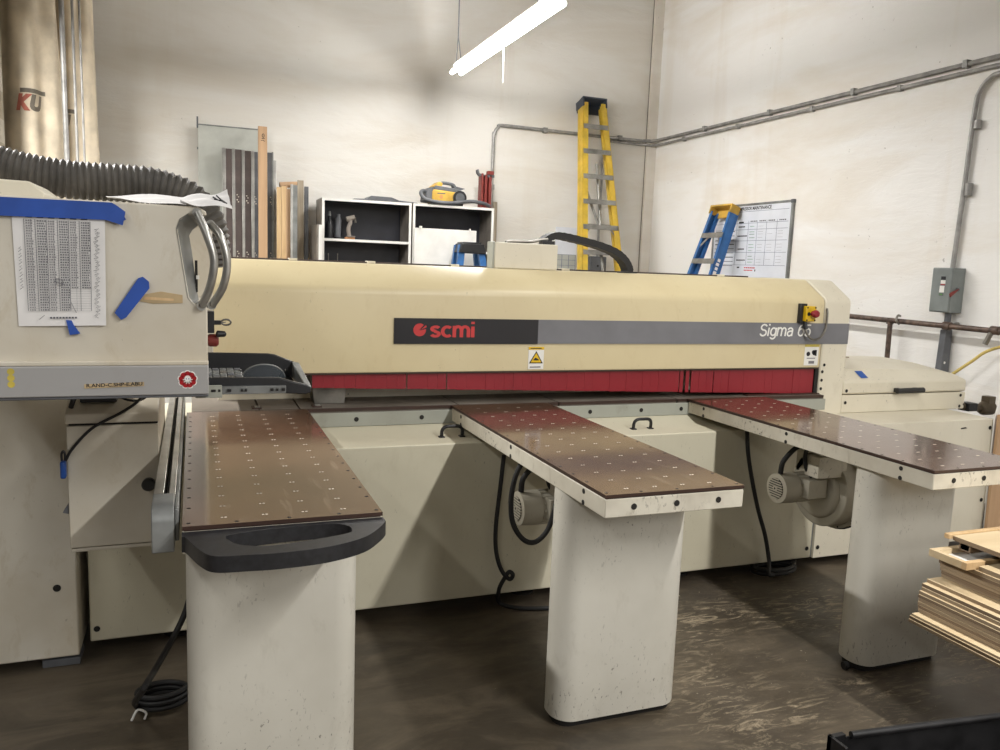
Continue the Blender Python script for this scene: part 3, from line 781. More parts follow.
# keyboard drawer sliding out to the right
mb = MB().box(-.02, .285, 2.315, 2.60, 1.212, 1.218, 'black')
mb.prism([(-.02, 1.212), (.235, 1.212), (.295, 1.208), (.309, 1.214), (.309, 1.228), (.298, 1.236), (.262, 1.244), (.22, 1.257), (-.02, 1.260)], 'y', 2.300, 2.318, 'black')
mb.prism([(-.02, 1.212), (.30, 1.212), (.30, 1.262), (.235, 1.288), (.215, 1.291), (-.02, 1.296)], 'y', 2.595, 2.612, 'black')
dr = build('keyboard_drawer', mb, con, .003)
v = [(.290, 2.31, 1.212), (.309, 2.31, 1.212), (.309, 2.60, 1.212), (.290, 2.60, 1.212), (.292, 2.305, 1.234), (.311, 2.305, 1.230), (.311, 2.60, 1.262), (.288, 2.60, 1.266)]
build('drawer_end', MB().add(v, [(0, 3, 2, 1), (4, 5, 6, 7), (0, 1, 5, 4), (1, 2, 6, 5), (2, 3, 7, 6), (3, 0, 4, 7)], 'dalu'), dr, .003)
mb = MB().box(.0, .238, 2.285, 2.30, 1.215, 1.236, 'dalu').box(.0, .068, 2.280, 2.287, 1.207, 1.241, 'rail')
for x, w in ((.040, .012), (.058, .006), (.082, .010), (.118, .005), (.128, .005), (.196, .008), (.212, .005), (.226, .009)): mb.box(x, x+w, 2.278, 2.286, 1.223, 1.230, 'hole')
build('drawer_slide', mb, dr, .001)
kb = thing('keyboard', 'small grey keyboard lying in the black drawer under the console', 'keyboard', (.08, 2.45, 1.218))
mb = MB().prism([(2.345, 1.2185), (2.345, 1.236), (2.53, 1.252), (2.545, 1.2185)], 'x', .0, .132, 'greybar')
build('case', mb, kb, .003)
mb = MB()
for r_ in range(5):
    for q in range(6):
        if (r_*5+q*3) % 7 == 3: m_ = 'steel'
        else: m_ = 'dalu' if (r_+q) % 3 else 'dkbox'
        y0 = 2.358+.034*r_; z0 = 1.237+.0864*(y0-2.345); x0 = .006+.0205*q
        mb.box(x0, x0+.0185, y0, y0+.030, z0-.004, z0+.007, m_)
build('keycaps', mb, kb, .0015)
# things in the drawer
sg = thing('safety_glasses', 'clear wraparound safety glasses lying in the black drawer beside the keyboard', 'glasses', (.19, 2.47, 1.218))
v = []; f = []; nA, nB = 16, 6
for i in range(nA+1):
    a = PI*(.04+.92*i/nA)
    for j in range(nB+1):
        t = j/nB; rx = .062+.004*math.sin(PI*t); h = .052*math.sin(PI*(.03+.94*i/nA))
        v.append((.190-rx*math.cos(a), 2.455-.030*math.sin(a), 1.221+.006+h*t+(.008*(1-math.sin(a)))))
for i in range(nA):
    for j in range(nB): f.append((i*(nB+1)+j, (i+1)*(nB+1)+j, (i+1)*(nB+1)+j+1, i*(nB+1)+j+1))
build('lens', MB().add(v, f, 'clear'), sg)
top = [v[i*(nB+1)+nB] for i in range(nA+1)]; bot = [v[i*(nB+1)] for i in range(nA+1)]
build('rim', MB().tube(top, .0022, 'dalu', 6).tube(bot, .0018, 'steel', 6), sg)
for sx in (-1, 1):
    build('temple', MB().tube(spline([(.190+sx*.062, 2.455, 1.256), (.190+sx*.068, 2.50, 1.252), (.190+sx*.060, 2.54, 1.236), (.19+sx*.055, 2.56, 1.222)]), .002, 'black', 6), sg)
sd = thing('screwdriver', 'screwdriver with an orange handle lying in the black drawer', 'screwdriver', (.245, 2.36, 1.218))
build('grip', MB().lathe([(0, .008), (.006, .011), (.03, .011), (.036, .008), (.048, .008)], (.208, 2.355, 1.231), (1, .08, 0), 'orange', 14), sd)
build('shaft', MB().cyl((.255, 2.359, 1.231), (.286, 2.361, 1.231), .0035, 'black', 8).cyl((.262, 2.36, 1.231), (.272, 2.3605, 1.231), .007, 'alu', 10), sd)
o = build('steel_clip', MB().box(.165, .183, 2.335, 2.36, 1.2182, 1.236, 'hole').tube(spline([(.135, 2.35, 1.238), (.16, 2.34, 1.244), (.20, 2.34, 1.245), (.23, 2.35, 1.242)]), .003, 'dkbox', 6), None, .001, origin=(.17, 2.35, 1.218)); tag(o, 'small black binder clip with a wire bow in front of the safety glasses', 'clip')

# paper and tape on the console front
YF0 = 2.2665
pp = thing('paper_sheet', 'white printed number table with pencilled notes taped to the console front', 'paper', (-.31, YF0, 1.40))
L0, L1, ZB, ZTOP = -.411, -.206, 1.399, 1.702
v = []; f = []; n = 8
for i in range(n+1):
    for j in range(n+1):
        u, w = i/n, j/n
        x = L0+(L1-L0)*u+.006*(1-w)*(1-u)-.004*(1-w)*u
        v.append((x, YF0-.004*math.sin(PI*u)*(1-w)-.006*max(0, u-.8)*5*(1-w), ZB+(ZTOP-ZB)*w+(.004*u*(1-w))))
f = [(i*(n+1)+j, (i+1)*(n+1)+j, (i+1)*(n+1)+j+1, i*(n+1)+j+1) for i in range(n) for j in range(n)]
build('page', MB().add(v, f, 'paper'), pp)
def P_(u, w): return (L0+(L1-L0)*u+.006*(1-w)*(1-u)-.004*(1-w)*u, YF0-.0085*(1-w)-.0016, ZB+(ZTOP-ZB)*w+.004*u*(1-w))
def bar(mb, u0, u1, w0, w1, m): mb.quad([P_(u0, w0), P_(u1, w0), P_(u1, w1), P_(u0, w1)], m)
mb = MB(); T0, T1 = .125, .865; U0, U1 = .125, .835
rows = 36
for i in range(rows+1):
    w = T0+(T1-T0)*i/rows
    bar(mb, U0, U1 if i > 8 or i == 0 else U0+(U1-U0)*1, w-.0008, w+.0008, 'pencil')
for i in range(7): bar(mb, U0+(U1-U0)*i/6-.003, U0+(U1-U0)*i/6+.003, T0, T1, 'ink')
for i in range(3): bar(mb, U0+(U1-U0)*(i*2+.62)/6-.0015, U0+(U1-U0)*(i*2+.62)/6+.0015, T0, T1, 'ink')
rr = random.Random(3)
for c_ in range(6):
    for i in range(rows):
        if c_ >= 4 and i < 9: continue
        w = T0+(T1-T0)*(i+.2)/rows; u = U0+(U1-U0)*c_/6+.018; k_ = 0
        while k_ < (3 if c_ % 2 == 0 else 4):
            ln = rr.uniform(.012, .022); bar(mb, u, u+ln, w, w+.0095, 'pencil' if c_ % 2 == 0 else 'ink'); u += ln+.008; k_ += 1
for c_ in range(6):
    u = U0+(U1-U0)*c_/6+.02; bar(mb, u, u+.07, T1+.012, T1+.020, 'dink')
    if c_ % 2: bar(mb, u, u+.06, T1+.026, T1+.034, 'dink')
for k_ in range(9): bar(mb, .36+.035*k_, .385+.035*k_, .062, .076, 'ink')
build('printed_table', mb, pp)
mb = MB()
def scrib(pts): mb.tube([P_(u, w) for u, w in pts], .0006, 'ink', 4)
for k_ in range(22):   # handwriting running down the right margin and up the left
    w = .80-.034*k_; u = .90+.012*math.sin(k_*1.7)
    scrib([(u-.02, w), (u+.03, w+.012), (u-.01, w-.014), (u+.025, w-.02)])
for k_ in range(7):
    w = .30+.05*k_; scrib([(.05, w), (.085, w+.02), (.055, w+.03), (.08, w+.04)])
scrib([(.42, .37), (.53, .345)]); scrib([(.475, .40), (.48, .32)]); scrib([(.44, .39), (.52, .38), (.51, .33), (.45, .34), (.44, .39)])
scrib([(.24, .055), (.30, .09)]); scrib([(.60, .20), (.66, .11)])
build('pencil_notes', mb, pp)
def tape(label, pts, extra=None):
    mb = MB().prism(pts, 'y', YF0-.0075, YF0+.0005, 'tape')
    if extra: extra(mb)
    o = build('tape_strip', mb, None, origin=(pts[0][0], YF0, pts[0][1])); tag(o, label, 'tape', 'blue tape on the console')
tape('long horizontal strip of blue tape across the top of the console front', [(-.75, 1.662), (-.205, 1.668), (-.17, 1.664), (-.158, 1.672), (-.180, 1.706), (-.19, 1.7115), (-.75, 1.708)],
     lambda mb: mb.add([(-.205, YF0-.007, 1.668), (-.165, YF0-.016, 1.656), (-.158, YF0-.014, 1.690), (-.18, YF0-.007, 1.706)], [(0, 1, 2, 3)], 'tape'))
tape('short blue tape strip stuck at a slant beside the brown torn patch', [(-.190, 1.436), (-.175, 1.418), (-.163, 1.424), (-.107, 1.500), (-.108, 1.517), (-.122, 1.529), (-.133, 1.525)])
tape('small blue tape tab holding the bottom edge of the paper sheet', [(-.293, 1.378), (-.270, 1.382), (-.283, 1.402), (-.288, 1.415), (-.300, 1.416), (-.297, 1.40)])
mb = MB().prism([(-.142, 1.468), (-.10, 1.460), (-.028, 1.463), (-.028, 1.484), (-.08, 1.492), (-.12, 1.484)], 'y', YF0+.0015, YF0+.004, 'oldwood').prism([(-.12, 1.470), (-.05, 1.468), (-.05, 1.474), (-.12, 1.478)], 'y', YF0+.001, YF0+.004, 'pine')
o = build('torn_patch', mb, None, origin=(-.085, YF0, 1.475)); tag(o, 'torn brown cardboard patch on the console front right of the slanted tape', 'patch')
# loose crumpled papers draped on top
def sheet(label, corners, n, crump, seed, mark=False):
    rr = random.Random(seed); a, b, c_, d = [Vector(q) for q in corners]; v = []; ph = [rr.uniform(0, 6) for _ in range(4)]
    for i in range(n+1):
        for j in range(n+1):
            u, w = i/n, j/n; p = (a*(1-u)+b*u)*(1-w)+(d*(1-u)+c_*u)*w
            p.z += crump*(math.sin(7*u+ph[0]+3*w)+.6*math.sin(13*w+ph[1]+4*u)); v.append(p)
    f = [(i*(n+1)+j, (i+1)*(n+1)+j, (i+1)*(n+1)+j+1, i*(n+1)+j+1) for i in range(n) for j in range(n)]
    mb = MB().add(v, f, 'paper')
    if mark:
        for s0 in ((.72, .3), (.80, .45), (.86, .25)):
            q = [v[int((s0[0]+dx)*n)*(n+1)+int((s0[1]+dy)*n)]+Vector((0, -.002, .0015)) for dx, dy in ((0, 0), (.1, .1), (.02, .3))]
            mb.tube(q, .0022, 'dink', 4)
    o = build('loose_paper', mb, None, origin=tuple(a)); tag(o, label, 'paper', 'loose papers on the console'); return o
sheet('flat loose white paper lying on top of the console near the hose', [(-.205, 2.29, 1.722), (-.015, 2.262, 1.716), (-.012, 2.42, 1.752), (-.21, 2.43, 1.738)], 12, .0035, 4)
sheet('crumpled white paper drooping over the console corner behind the grab handle', [(-.03, 2.262, 1.724), (.097, 2.25, 1.714), (.086, 2.30, 1.764), (-.03, 2.36, 1.74)], 12, .005, 9, True)

# dust hose behind the console
mb = MB()
path = spline([(-1.05, 2.95, 1.99), (-.80, 2.95, 1.93), (-.64, 2.95, 1.865), (-.50, 2.95, 1.828), (-.36, 2.95, 1.812), (-.22, 2.95, 1.812), (-.12, 2.95, 1.808), (-.02, 2.96, 1.778), (.036, 2.97, 1.72), (.056, 2.98, 1.65), (.060, 3.0, 1.56)], 26)
# even spacing along the curve
L = [0]
for a, b in zip(path[:-1], path[1:]): L.append(L[-1]+(b-a).length)
N = int(L[-1]/.0049); pts = []; j = 0
for i in range(N+1):
    d = L[-1]*i/N
    while j < len(L)-2 and L[j+1] < d: j += 1
    t = (d-L[j])/max(L[j+1]-L[j], 1e-9); pts.append(path[j].lerp(path[j+1], min(t, 1)))
rs = [.0595+.0042*math.cos(2*PI*i/4) for i in range(len(pts))]
mb.tube(pts, .06, 'hose', 22, rs=rs)
o = build('dust_hose', mb, None, origin=(.0, 2.95, 1.56)); tag(o, 'thick grey corrugated dust hose arching over the console', 'hose')

# ------------------------------------------------------------------ dust collector with two cloth bags
dc = thing('dust_collector', 'dust collector with two tall tan cloth filter bags in the left corner', 'dust collector', (-1.15, 8.1, 0))
def bagsurf(cx, cy, r0, r1, ph, a, z):
    t = (z-1.5)/3.3
    r = r0+(r1-r0)*t
    r *= 1+.11*math.sin(5*a+ph+.5*z)+.05*math.sin(9*a+2*ph-.7*z)
    return Vector((cx+r*math.cos(a), cy+r*math.sin(a), z))
bags = ((-1.30, 8.05, .285, .20, 1.1), (-.97, 8.35, .195, .13, 2.9))
for k, (cx, cy, r0, r1, ph) in enumerate(bags):
    n, m = 72, 26; v = [bagsurf(cx, cy, r0, r1, ph, 2*PI*i/n, 1.5+3.3*j/m) for j in range(m+1) for i in range(n)]
    f = [(j*n+i, j*n+(i+1) % n, (j+1)*n+(i+1) % n, (j+1)*n+i) for j in range(m) for i in range(n)]
    f += [tuple(range(n)), tuple(m*n+i for i in range(n))]
    bag = build('filter_bag', MB().add(v, f, 'canvas'), dc)
    def onbag(p):
        a = -PI/2+(p.x-cx)/r0; q = bagsurf(cx, cy, r0, r1, ph, a, p.z); q.y -= .004; return q
    mb = MB(); x0, z0, w = (((-1.352, 7.850, 2.716)[0], (-1.352, 7.850, 2.712)[2], .28), ((-1.100, 8.200, 2.632)[0]-.09, (-1.100, 8.200, 2.632)[2], .24))[k]
    text_into(mb, 'K', (x0, 0, z0), (1, 0, 0), (0, 0, 1), w*.48, .135, 'fadered', shear=.25, bold=.07, sub=2, fn=onbag)
    text_into(mb, 'U', (x0+w*.40, 0, z0), (1, 0, 0), (0, 0, 1), w*.45, .135, 'fadegrey', shear=.25, bold=.07, sub=2, fn=onbag)
    nb = 12; v = [onbag(Vector((x0+.04+(w-.04)*i/nb, 0, z0+.145+.035*j))) for i in range(nb+1) for j in (0, 1)]
    mb.add(v, [(2*i, 2*i+2, 2*i+3, 2*i+1) for i in range(nb)], 'fadegrey')
    build('printed_letters', mb, bag, label='faded red and grey letters KU')
    build('collector_drum', MB().lathe([(0, r0*.98), (1.42, r0*.98), (1.5, r0)], (cx, cy, 0), (0, 0, 1), 'dalu'), dc)
for p, r in ((-0.963, .021), (-0.885, .011), (-0.833, .009)):
    build('support_post', MB().cyl((p, 7.7, 0), (p-.02, 7.7, 4.8), r, 'galv', 12), dc)
# ------------------------------------------------------------------ things leaning on the back wall, left to right
def leaner(name, label, cat, x0, x1, ztop, y, mat, th=.02, lean=.02, edge=None, group=None, bevel=.002, extra=None):
    """a board standing on the floor and leaning back against the wall"""
    h = math.hypot(ztop, lean*ztop)
    t = thing(name, label, cat, ((x0+x1)/2, y-lean*ztop, 0), group, False, (-math.atan(lean), 0, 0))
    w = (x1-x0)/2; e = edge[1] if edge else 0
    lo = -w+e if e > 0 else -w; hi = w+e if e < 0 else w
    build('face', MB().box(lo, hi, 0, th, 0, h, mat), t, bevel)
    if edge: build('edge_strip', MB().box(-w, lo, -.004, th, 0, h+.006, edge[0]) if e > 0 else MB().box(hi, w, -.004, th, 0, h+.006, edge[0]), t, bevel)
    if extra: extra(t, w, h)
    return t
def X(px_pair): return px_pair
def sheet_edge(t, w, h): 
    build('top_rail', MB().box(-w, w, -.006, .022, h-.012, h, 'dalu'), t); build('side_peg', MB().box(-w-.012, -w+.004, -.004, .02, h-.04, h+.07, 'dkbox').box(-w-.01, -w, -.004, .02, h-.25, h-.23, 'dkbox'), t)
leaner('sheet_panel', 'large pale grey sheet panel leaning behind the dark aluminium-edged boards', 'panel', 0.058, 0.710, 2.90, 8.90, 'greypanel', extra=sheet_edge)
def dots(t, w, h):
    mb = MB()
    for z in (h-.45, h-1.02, h-.50, h-1.07):
        mb.disc((0, -.0005, z), (0, -1, 0), .007, 'ring', 8); mb.disc((.02 if w > .1 else .012, -.0005, z-.02), (0, -1, 0), .006, 'ring', 8)
    build('rivets', mb, t)
D = 8.74
names = ['leftmost', 'second from the left', 'third from the left', 'fourth from the left']
for k, (a, b, zt, m_, e) in enumerate(((0.276, 0.406, 2.66, 'brown', .035), (0.377, 0.474, 2.66, 'brown', .028), (0.474, 0.567, 2.655, 'brown', .028), (0.567, 0.631, 2.65, 'dkbox', .03))):
    a, b = ((0.281, 0.377), (0.377, 0.471), (0.471, 0.562), (0.562, 0.628))[k]
    leaner('edged_board', 'dark board with bright aluminium edge, %s of four before the tan plank' % names[k], 'board', a, b-.002, zt, D, m_, .03, .018, ('alu', e), 'dark boards with aluminium edges', extra=dots)
def plank_mark(t, w, h):
    mb = MB().tube([(.01*math.cos(a)+.005, -.001, h-.09+.018*math.sin(a)) for a in [2*PI*k/14 for k in range(14)]], .003, 'dink', 5, closed=True)
    mb.tube([(-.015, -.001, h-.14), (.0, -.001, h-.135), (.02, -.001, h-.145)], .003, 'dink', 5).tube([(-.01, -.001, h-.12), (.02, -.001, h-.118)], .003, 'dink', 5)
    build('pencil_mark', mb, t)
leaner('tan_plank', 'tall tan plank marked near its top, leaning right of the dark boards', 'plank', 0.621, 0.708, 2.89, 8.62, 'card', .03, .018, extra=plank_mark)
leaner('edged_board', 'narrow slate grey board leaning just right of the tan plank', 'board', 0.721, 0.780, 2.655, D, 'dkbox', .03, .018, ('dalu', -.018), extra=dots)
leaner('metal_strip', 'thin pale metal strip leaning right of the narrow grey board, bowed at its foot', 'strip', 0.782, 0.808, 2.58, D, 'alu', .012, .018)
pw = [(276.6, 281.0, 2.05, 'pine', 'pale pine board, left one of the pair right of the metal strip'), (281.2, 287.0, 2.06, 'pine', 'pine board with darker right edge, right one of the pair'),]
for a, b, zt, m_, lab in ((0.800, 0.844, 2.305, 'pine', 'pale pine board standing left of a second pine board'), (0.846, 0.903, 2.315, 'pine', 'wider pine board with a tan edge standing left of the grey metal profile')):
    leaner('pine_board', lab, 'board', a, b, zt, 8.60, m_, .03, .018, ('card', -.012) if 'wider' in lab else None)
# a short tan tube leaning on its side behind them
o = build('cardboard_tube', MB().cyl((0.852, 8.84, 2.345), (1.032, 8.86, 2.365), .03, 'card', 16).cyl((0.851, 8.84, 2.345), (0.853, 8.84, 2.345), .022, 'hole', 12), None, origin=(.95, 8.85, 2.33)); tag(o, 'short tan tube lying across the tops of the boards behind the pine boards', 'tube')
leaner('tan_plank', 'tan board under the tan tube, mostly hidden behind the grey metal profile', 'plank', 0.926, 1.019, 2.31, 8.84, 'card', .02, .01)
leaner('metal_profile', 'bright grey metal profile standing right of the pine boards', 'profile', 0.937, 1.005, 2.335, 8.60, 'dalu', .03, .018, ('alu', .022))
leaner('weathered_board', 'weathered grey board with a ragged top behind the metal profile', 'board', 1.022, 1.085, 2.40, 8.74, 'greywood', .02, .018)
leaner('metal_profile', 'dull grey metal profile nearest the left open cabinet', 'profile', 1.094, 1.135, 2.34, 8.74, 'dkbox', .03, .018)

# open cabinets
def cabinet(name, label, x0, x1, zt, yf, shelf):
    t = thing(name, label, 'cabinet', ((x0+x1)/2, yf, 0), 'open charcoal cabinets along the back wall')
    D_ = .42; q = .02
    build('side', MB().box(x0, x0+q, yf+.002, yf+D_, 0, zt, 'greyside'), t); build('side', MB().box(x1-q, x1, yf+.002, yf+D_, 0, zt, 'greyside'), t)
    build('back', MB().box(x0+q, x1-q, yf+D_-.015, yf+D_, 0, zt-q, 'navy').box(x0+q, x0+q+.003, yf+.01, yf+D_-.015, .02, zt-q, 'navy').box(x1-q-.003, x1-q, yf+.01, yf+D_-.015, .02, zt-q, 'greyside'), t)
    build('top', MB().box(x0+q, x1-q, yf+.002, yf+D_, zt-q, zt, 'navy'), t)
    for z in (0.02, .6, 1.2, shelf): build('shelf', MB().box(x0+q, x1-q, yf+.003, yf+D_-.015, z, z+.02, 'navy').box(x0+q, x1-q, yf-.001, yf+.003, z-.004, z+.022, 'wedge'), t)
    e = .026
    build('edge_band', MB().box(x0, x0+e, yf-.002, yf+.003, 0, zt, 'wedge').box(x1-e, x1, yf-.002, yf+.003, 0, zt, 'wedge').box(x0, x1, yf-.0025, yf+.003, zt-e, zt, 'wedge'), t)
    return t
CY = 8.5
c1 = cabinet('open_cabinet', 'open charcoal cabinet on the left holding a bottle and a small drill on its shelf', 1.240, 2.184, 2.222, CY, 1.79)
c2 = cabinet('open_cabinet', 'open charcoal cabinet on the right with the yellow vacuum on top', 2.195, 3.115, 2.222, 8.48, 1.72)
o = build('side_panel', MB().box(1.171, 1.226-.003, 8.38, 8.80, 0, 1.94, 'greyside').box(1.191, 1.226-.003, 8.376, 8.384, 0, 1.94, 'wedge'), None, .002, origin=(1.23, 8.5, 0)); tag(o, 'low beige panel with white edge standing against the left cabinet side', 'panel')
sx = 1.342
bt = thing('dark_bottle', 'dark slim caulk bottle on the shelf of the left open cabinet', 'bottle', (sx, 8.66, 1.811))
build('body', MB().lathe([(0, .04), (.15, .04), (.18, .03), (.20, .016), (.24, .014)], (sx, 8.66, 1.811), (0, 0, 1), 'black', 16), bt)
build('cap', MB().lathe([(0, .018), (.04, .014), (.05, .008)], (sx, 8.66, 2.049), (0, 0, 1), 'dalu', 12), bt)
sx = 1.428
o = build('spray_can', MB().lathe([(0, .035), (.20, .035), (.23, .02), (.24, .018), (.26, .018)], (sx, 8.68, 1.812), (.05, 0, 1), 'dkbox', 16).lathe([(0, .039), (.02, .039)], (sx, 8.68, 1.812), (0, 0, 1), 'hole', 16), None, origin=(sx, 8.68, 1.811)); tag(o, 'grey can leaning beside the dark bottle in the left open cabinet', 'can')
sx = 1.549
dv = thing('small_drill', 'small worn tan drill standing upright on the cabinet shelf', 'drill', (sx, 8.62, 1.811))
build('foot', MB().box(sx-.05, sx+.05, 8.59, 8.66, 1.811, 1.835, 'orange').box(sx-.03, sx+.055, 8.58, 8.67, 1.835, 1.85, 'tan'), dv, .006)
build('handle', MB().tube(spline([(sx-.005, 8.62, 1.84), (sx-.015, 8.62, 1.92), (sx+.005, 8.62, 1.99), (sx, 8.62, 2.03)]), .022, 'tan', 12), dv)
build('head', MB().tube([(sx-.035, 8.62, 2.02), (sx+.05, 8.62, 2.045)], .028, 'greyside', 14).tube([(sx+.05, 8.62, 2.045), (sx+.06, 8.62, 1.99)], .012, 'steel', 10), dv)
sx = 1.930
o = build('scraper', MB().prism([(sx-.06, 8.53), (sx+.16, 8.55), (sx+.18, 8.60), (sx-.08, 8.60)], 'z', 1.811, 1.806, 'greywood'), None, .002, origin=(sx, 8.56, 1.811)); tag(o, 'flat pale tool lying on the shelf of the left open cabinet', 'tool')
for k, px_ in enumerate((1.322, 1.420)):
    o = build('metal_rod', MB().cyl((px_, 8.6, 1.222), (px_, 8.6, 1.66), .006, 'steel', 8), None, origin=(px_, 8.6, 1.222)); tag(o, ('left' if k == 0 else 'right')+' one of two thin metal rods standing in the lower bay of the left cabinet', 'rod')
lo, hi = 1.556, 2.271
mb = MB().prism([(lo, 2.224), (lo+.02, 2.235), (lo+.16, 2.242), (lo+.20, 2.275), (lo+.42, 2.272), (lo+.50, 2.245), (hi-.02, 2.234), (hi, 2.224)], 'y', 8.54, 8.84, 'dkbox')
o = build('plastic_tray', mb, None, .004, origin=(1.8, 8.6, 2.223)); tag(o, 'flat dark grey moulded tray lying on top of the left open cabinet', 'tray')
# yellow canister vacuum
vx = 2.570
va = thing('canister_vacuum', 'small yellow and grey canister vacuum on top of the right open cabinet', 'vacuum', (vx, 8.64, 2.223))
z0 = 2.246
build('yellow_body', MB().prism([(vx-.155, z0), (vx+.17, z0), (vx+.185, z0+.06), (vx+.15, z0+.125), (vx-.135, z0+.145), (vx-.16, z0+.12)], 'y', 8.52, 8.76, 'capyellow'), va, .02, 3)
build('grey_nose', MB().prism([(vx-.235, z0+.01), (vx-.15, z0+.005), (vx-.13, z0+.16), (vx-.17, z0+.165), (vx-.22, z0+.11)], 'y', 8.53, 8.75, 'dkbox'), va, .015)
build('top_cover', MB().prism([(vx-.14, z0+.14), (vx+.15, z0+.118), (vx+.22, z0+.09), (vx+.20, z0+.03), (vx+.235, z0+.06), (vx+.21, z0+.135), (vx+.10, z0+.165), (vx-.12, z0+.185)], 'y', 8.525, 8.755, 'dkbox'), va, .008)
build('yellow_top', MB().prism([(vx-.15, z0+.17), (vx-.04, z0+.175), (vx-.03, z0+.215), (vx-.07, z0+.23)], 'y', 8.55, 8.73, 'capyellow'), va, .01)
build('carry_handle', MB().tube(spline([(vx-.04, 8.64, z0+.21), (vx+.0, 8.64, z0+.225), (vx+.10, 8.64, z0+.215), (vx+.13, 8.64, z0+.19), (vx+.13, 8.64, z0+.15)]), .018, 'dkbox', 10).prism([(vx+.10, z0+.20), (vx+.24, z0+.175), (vx+.19, z0+.155), (vx+.12, z0+.16)], 'y', 8.6, 8.68, 'dkbox'), va)
build('wheel', MB().cyl((vx+.15, 8.49, z0+.065), (vx+.15, 8.52, z0+.065), .075, 'black', 24).cyl((vx+.15, 8.485, z0+.065), (vx+.15, 8.49, z0+.065), .05, 'dkbox', 20), va)
build('vacuum_base', MB().box(vx-.14, vx+.20, 8.53, 8.75, 2.2225, z0+.005, 'black'), va, .004)
build('badge', MB().box(vx-.10, vx-.01, 8.5185, 8.521, z0+.095, z0+.107, 'ink').disc((vx-.055, 8.521, z0+.065), (0, -1, 0), .02, 'orange'), va)
path = spline([(vx-.17, 8.58, z0+.10), (vx-.25, 8.55, z0+.12), (vx-.285, 8.51, z0+.085), (vx-.25, 8.47, z0+.03), (vx-.12, 8.465, z0+.004), (vx+.05, 8.468, z0+.003), (vx+.20, 8.475, z0+.025), (vx+.32, 8.49, z0+.035), (vx+.44, 8.50, z0+.02), (vx+.50, 8.51, z0-.003)], 8)
build('suction_hose', MB().tube(path, .02, 'dkbox', 12), va)
# red jack frame
jx0, jx1 = 3.015, 3.135
jk = thing('red_press_frame', 'tall worn red steel frame standing at the right end of the right cabinet', 'frame', ((jx0+jx1)/2, 8.7, 2.223))
build('channel', MB().box(jx0, jx0+.022, 8.64, 8.76, 2.2235, 2.61, 'oldred').box(jx1-.03, jx1, 8.64, 8.76, 2.2235, 2.60, 'oldred').box(jx0+.02, jx1-.02, 8.73, 8.76, 2.2235, 2.60, 'oldred').box(jx0, jx1, 8.64, 8.76, 2.2235, 2.24, 'oldred'), jk, .004)
build('centre_ram', MB().box(jx0+.045, jx0+.075, 8.66, 8.70, 2.235, 2.60, 'oldred'), jk, .003)
build('head_bracket', MB().prism([(jx0-.05, 2.645), (jx0-.035, 2.655), (jx0-.02, 2.61), (jx0+.04, 2.60), (jx0+.05, 2.585), (jx0-.02, 2.58), (jx0-.045, 2.61)], 'y', 8.66, 8.72, 'dkbox').box(jx1-.05, jx1+.02, 8.63, 8.70, 2.60, 2.64, 'oldred').box(jx1-.05, jx1+.03, 8.64, 8.69, 2.57, 2.60, 'dkbox'), jk, .004)
# white panel and blue step stool before the right cabinet
wx0, wx1 = 2.207, 2.908
leaner('white_panel', 'white panel leaning against the front of the right open cabinet', 'panel', wx0, wx1, 1.965, 8.452, 'white', .018, .004)
o = build('panel_clip', MB().box(wx0+.05, wx0+.08, 8.43, 8.452, 1.965, 1.985, 'white').lathe([(0, .012), (.02, .008)], (wx1-.08, 8.44, 1.962), (0, 0, 1), 'white', 10), None, origin=(wx0+.1, 8.44, 1.965)); tag(o, 'tiny white clip on the top edge of the white panel', 'clip')
so = thing('step_stool', 'blue step stool with a black top tray before the white panel', 'step stool', (2.753, 8.2, 0))
a, b = 2.587, 2.905
build('tray_top', MB().prism([(a+.01, 1.72), (a+.035, 1.815), (b-.035, 1.81), (b-.005, 1.71)], 'y', 8.08, 8.3, 'black').box(a+.05, b-.06, 8.09, 8.29, 1.81, 1.83, 'black'), so, .006)
for s_, x0_, x1_ in ((-1, a+.02, a-.16), (1, b-.02, b+.16)):
    for y0_, y1_ in ((8.12, 7.85), (8.26, 8.34)):
        m_ = MB(); p0 = Vector((x0_+.035*-s_, y0_, 1.80)); p1 = Vector((x1_, y1_, 0))
        m_.add([p0+Vector((-.035, 0, 0)), p0+Vector((.035, 0, 0)), p0+Vector((.035, .05, 0)), p0+Vector((-.035, .05, 0)), p1+Vector((-.035, 0, 0)), p1+Vector((.035, 0, 0)), p1+Vector((.035, .05, 0)), p1+Vector((-.035, .05, 0))], [(0, 1, 2, 3), (4, 7, 6, 5), (0, 4, 5, 1), (1, 5, 6, 2), (2, 6, 7, 3), (3, 7, 4, 0)], 'lblue')
        build('leg', m_, so)
for z in (1.45, 1.1, .75, .4):
    w_ = .16*(1.8-z)/1.8; build('step', MB().box(a-w_+.02, b+w_-.02, 8.12-.27*(1.8-z)/1.8, 8.20-.27*(1.8-z)/1.8, z, z+.025, 'tread'), so)
leaner('grey_strip_board', 'thin weathered board leaning beside the right end of the right cabinet', 'board', 3.265, 3.315, 2.33, 8.92, 'greywood', .02, .015)

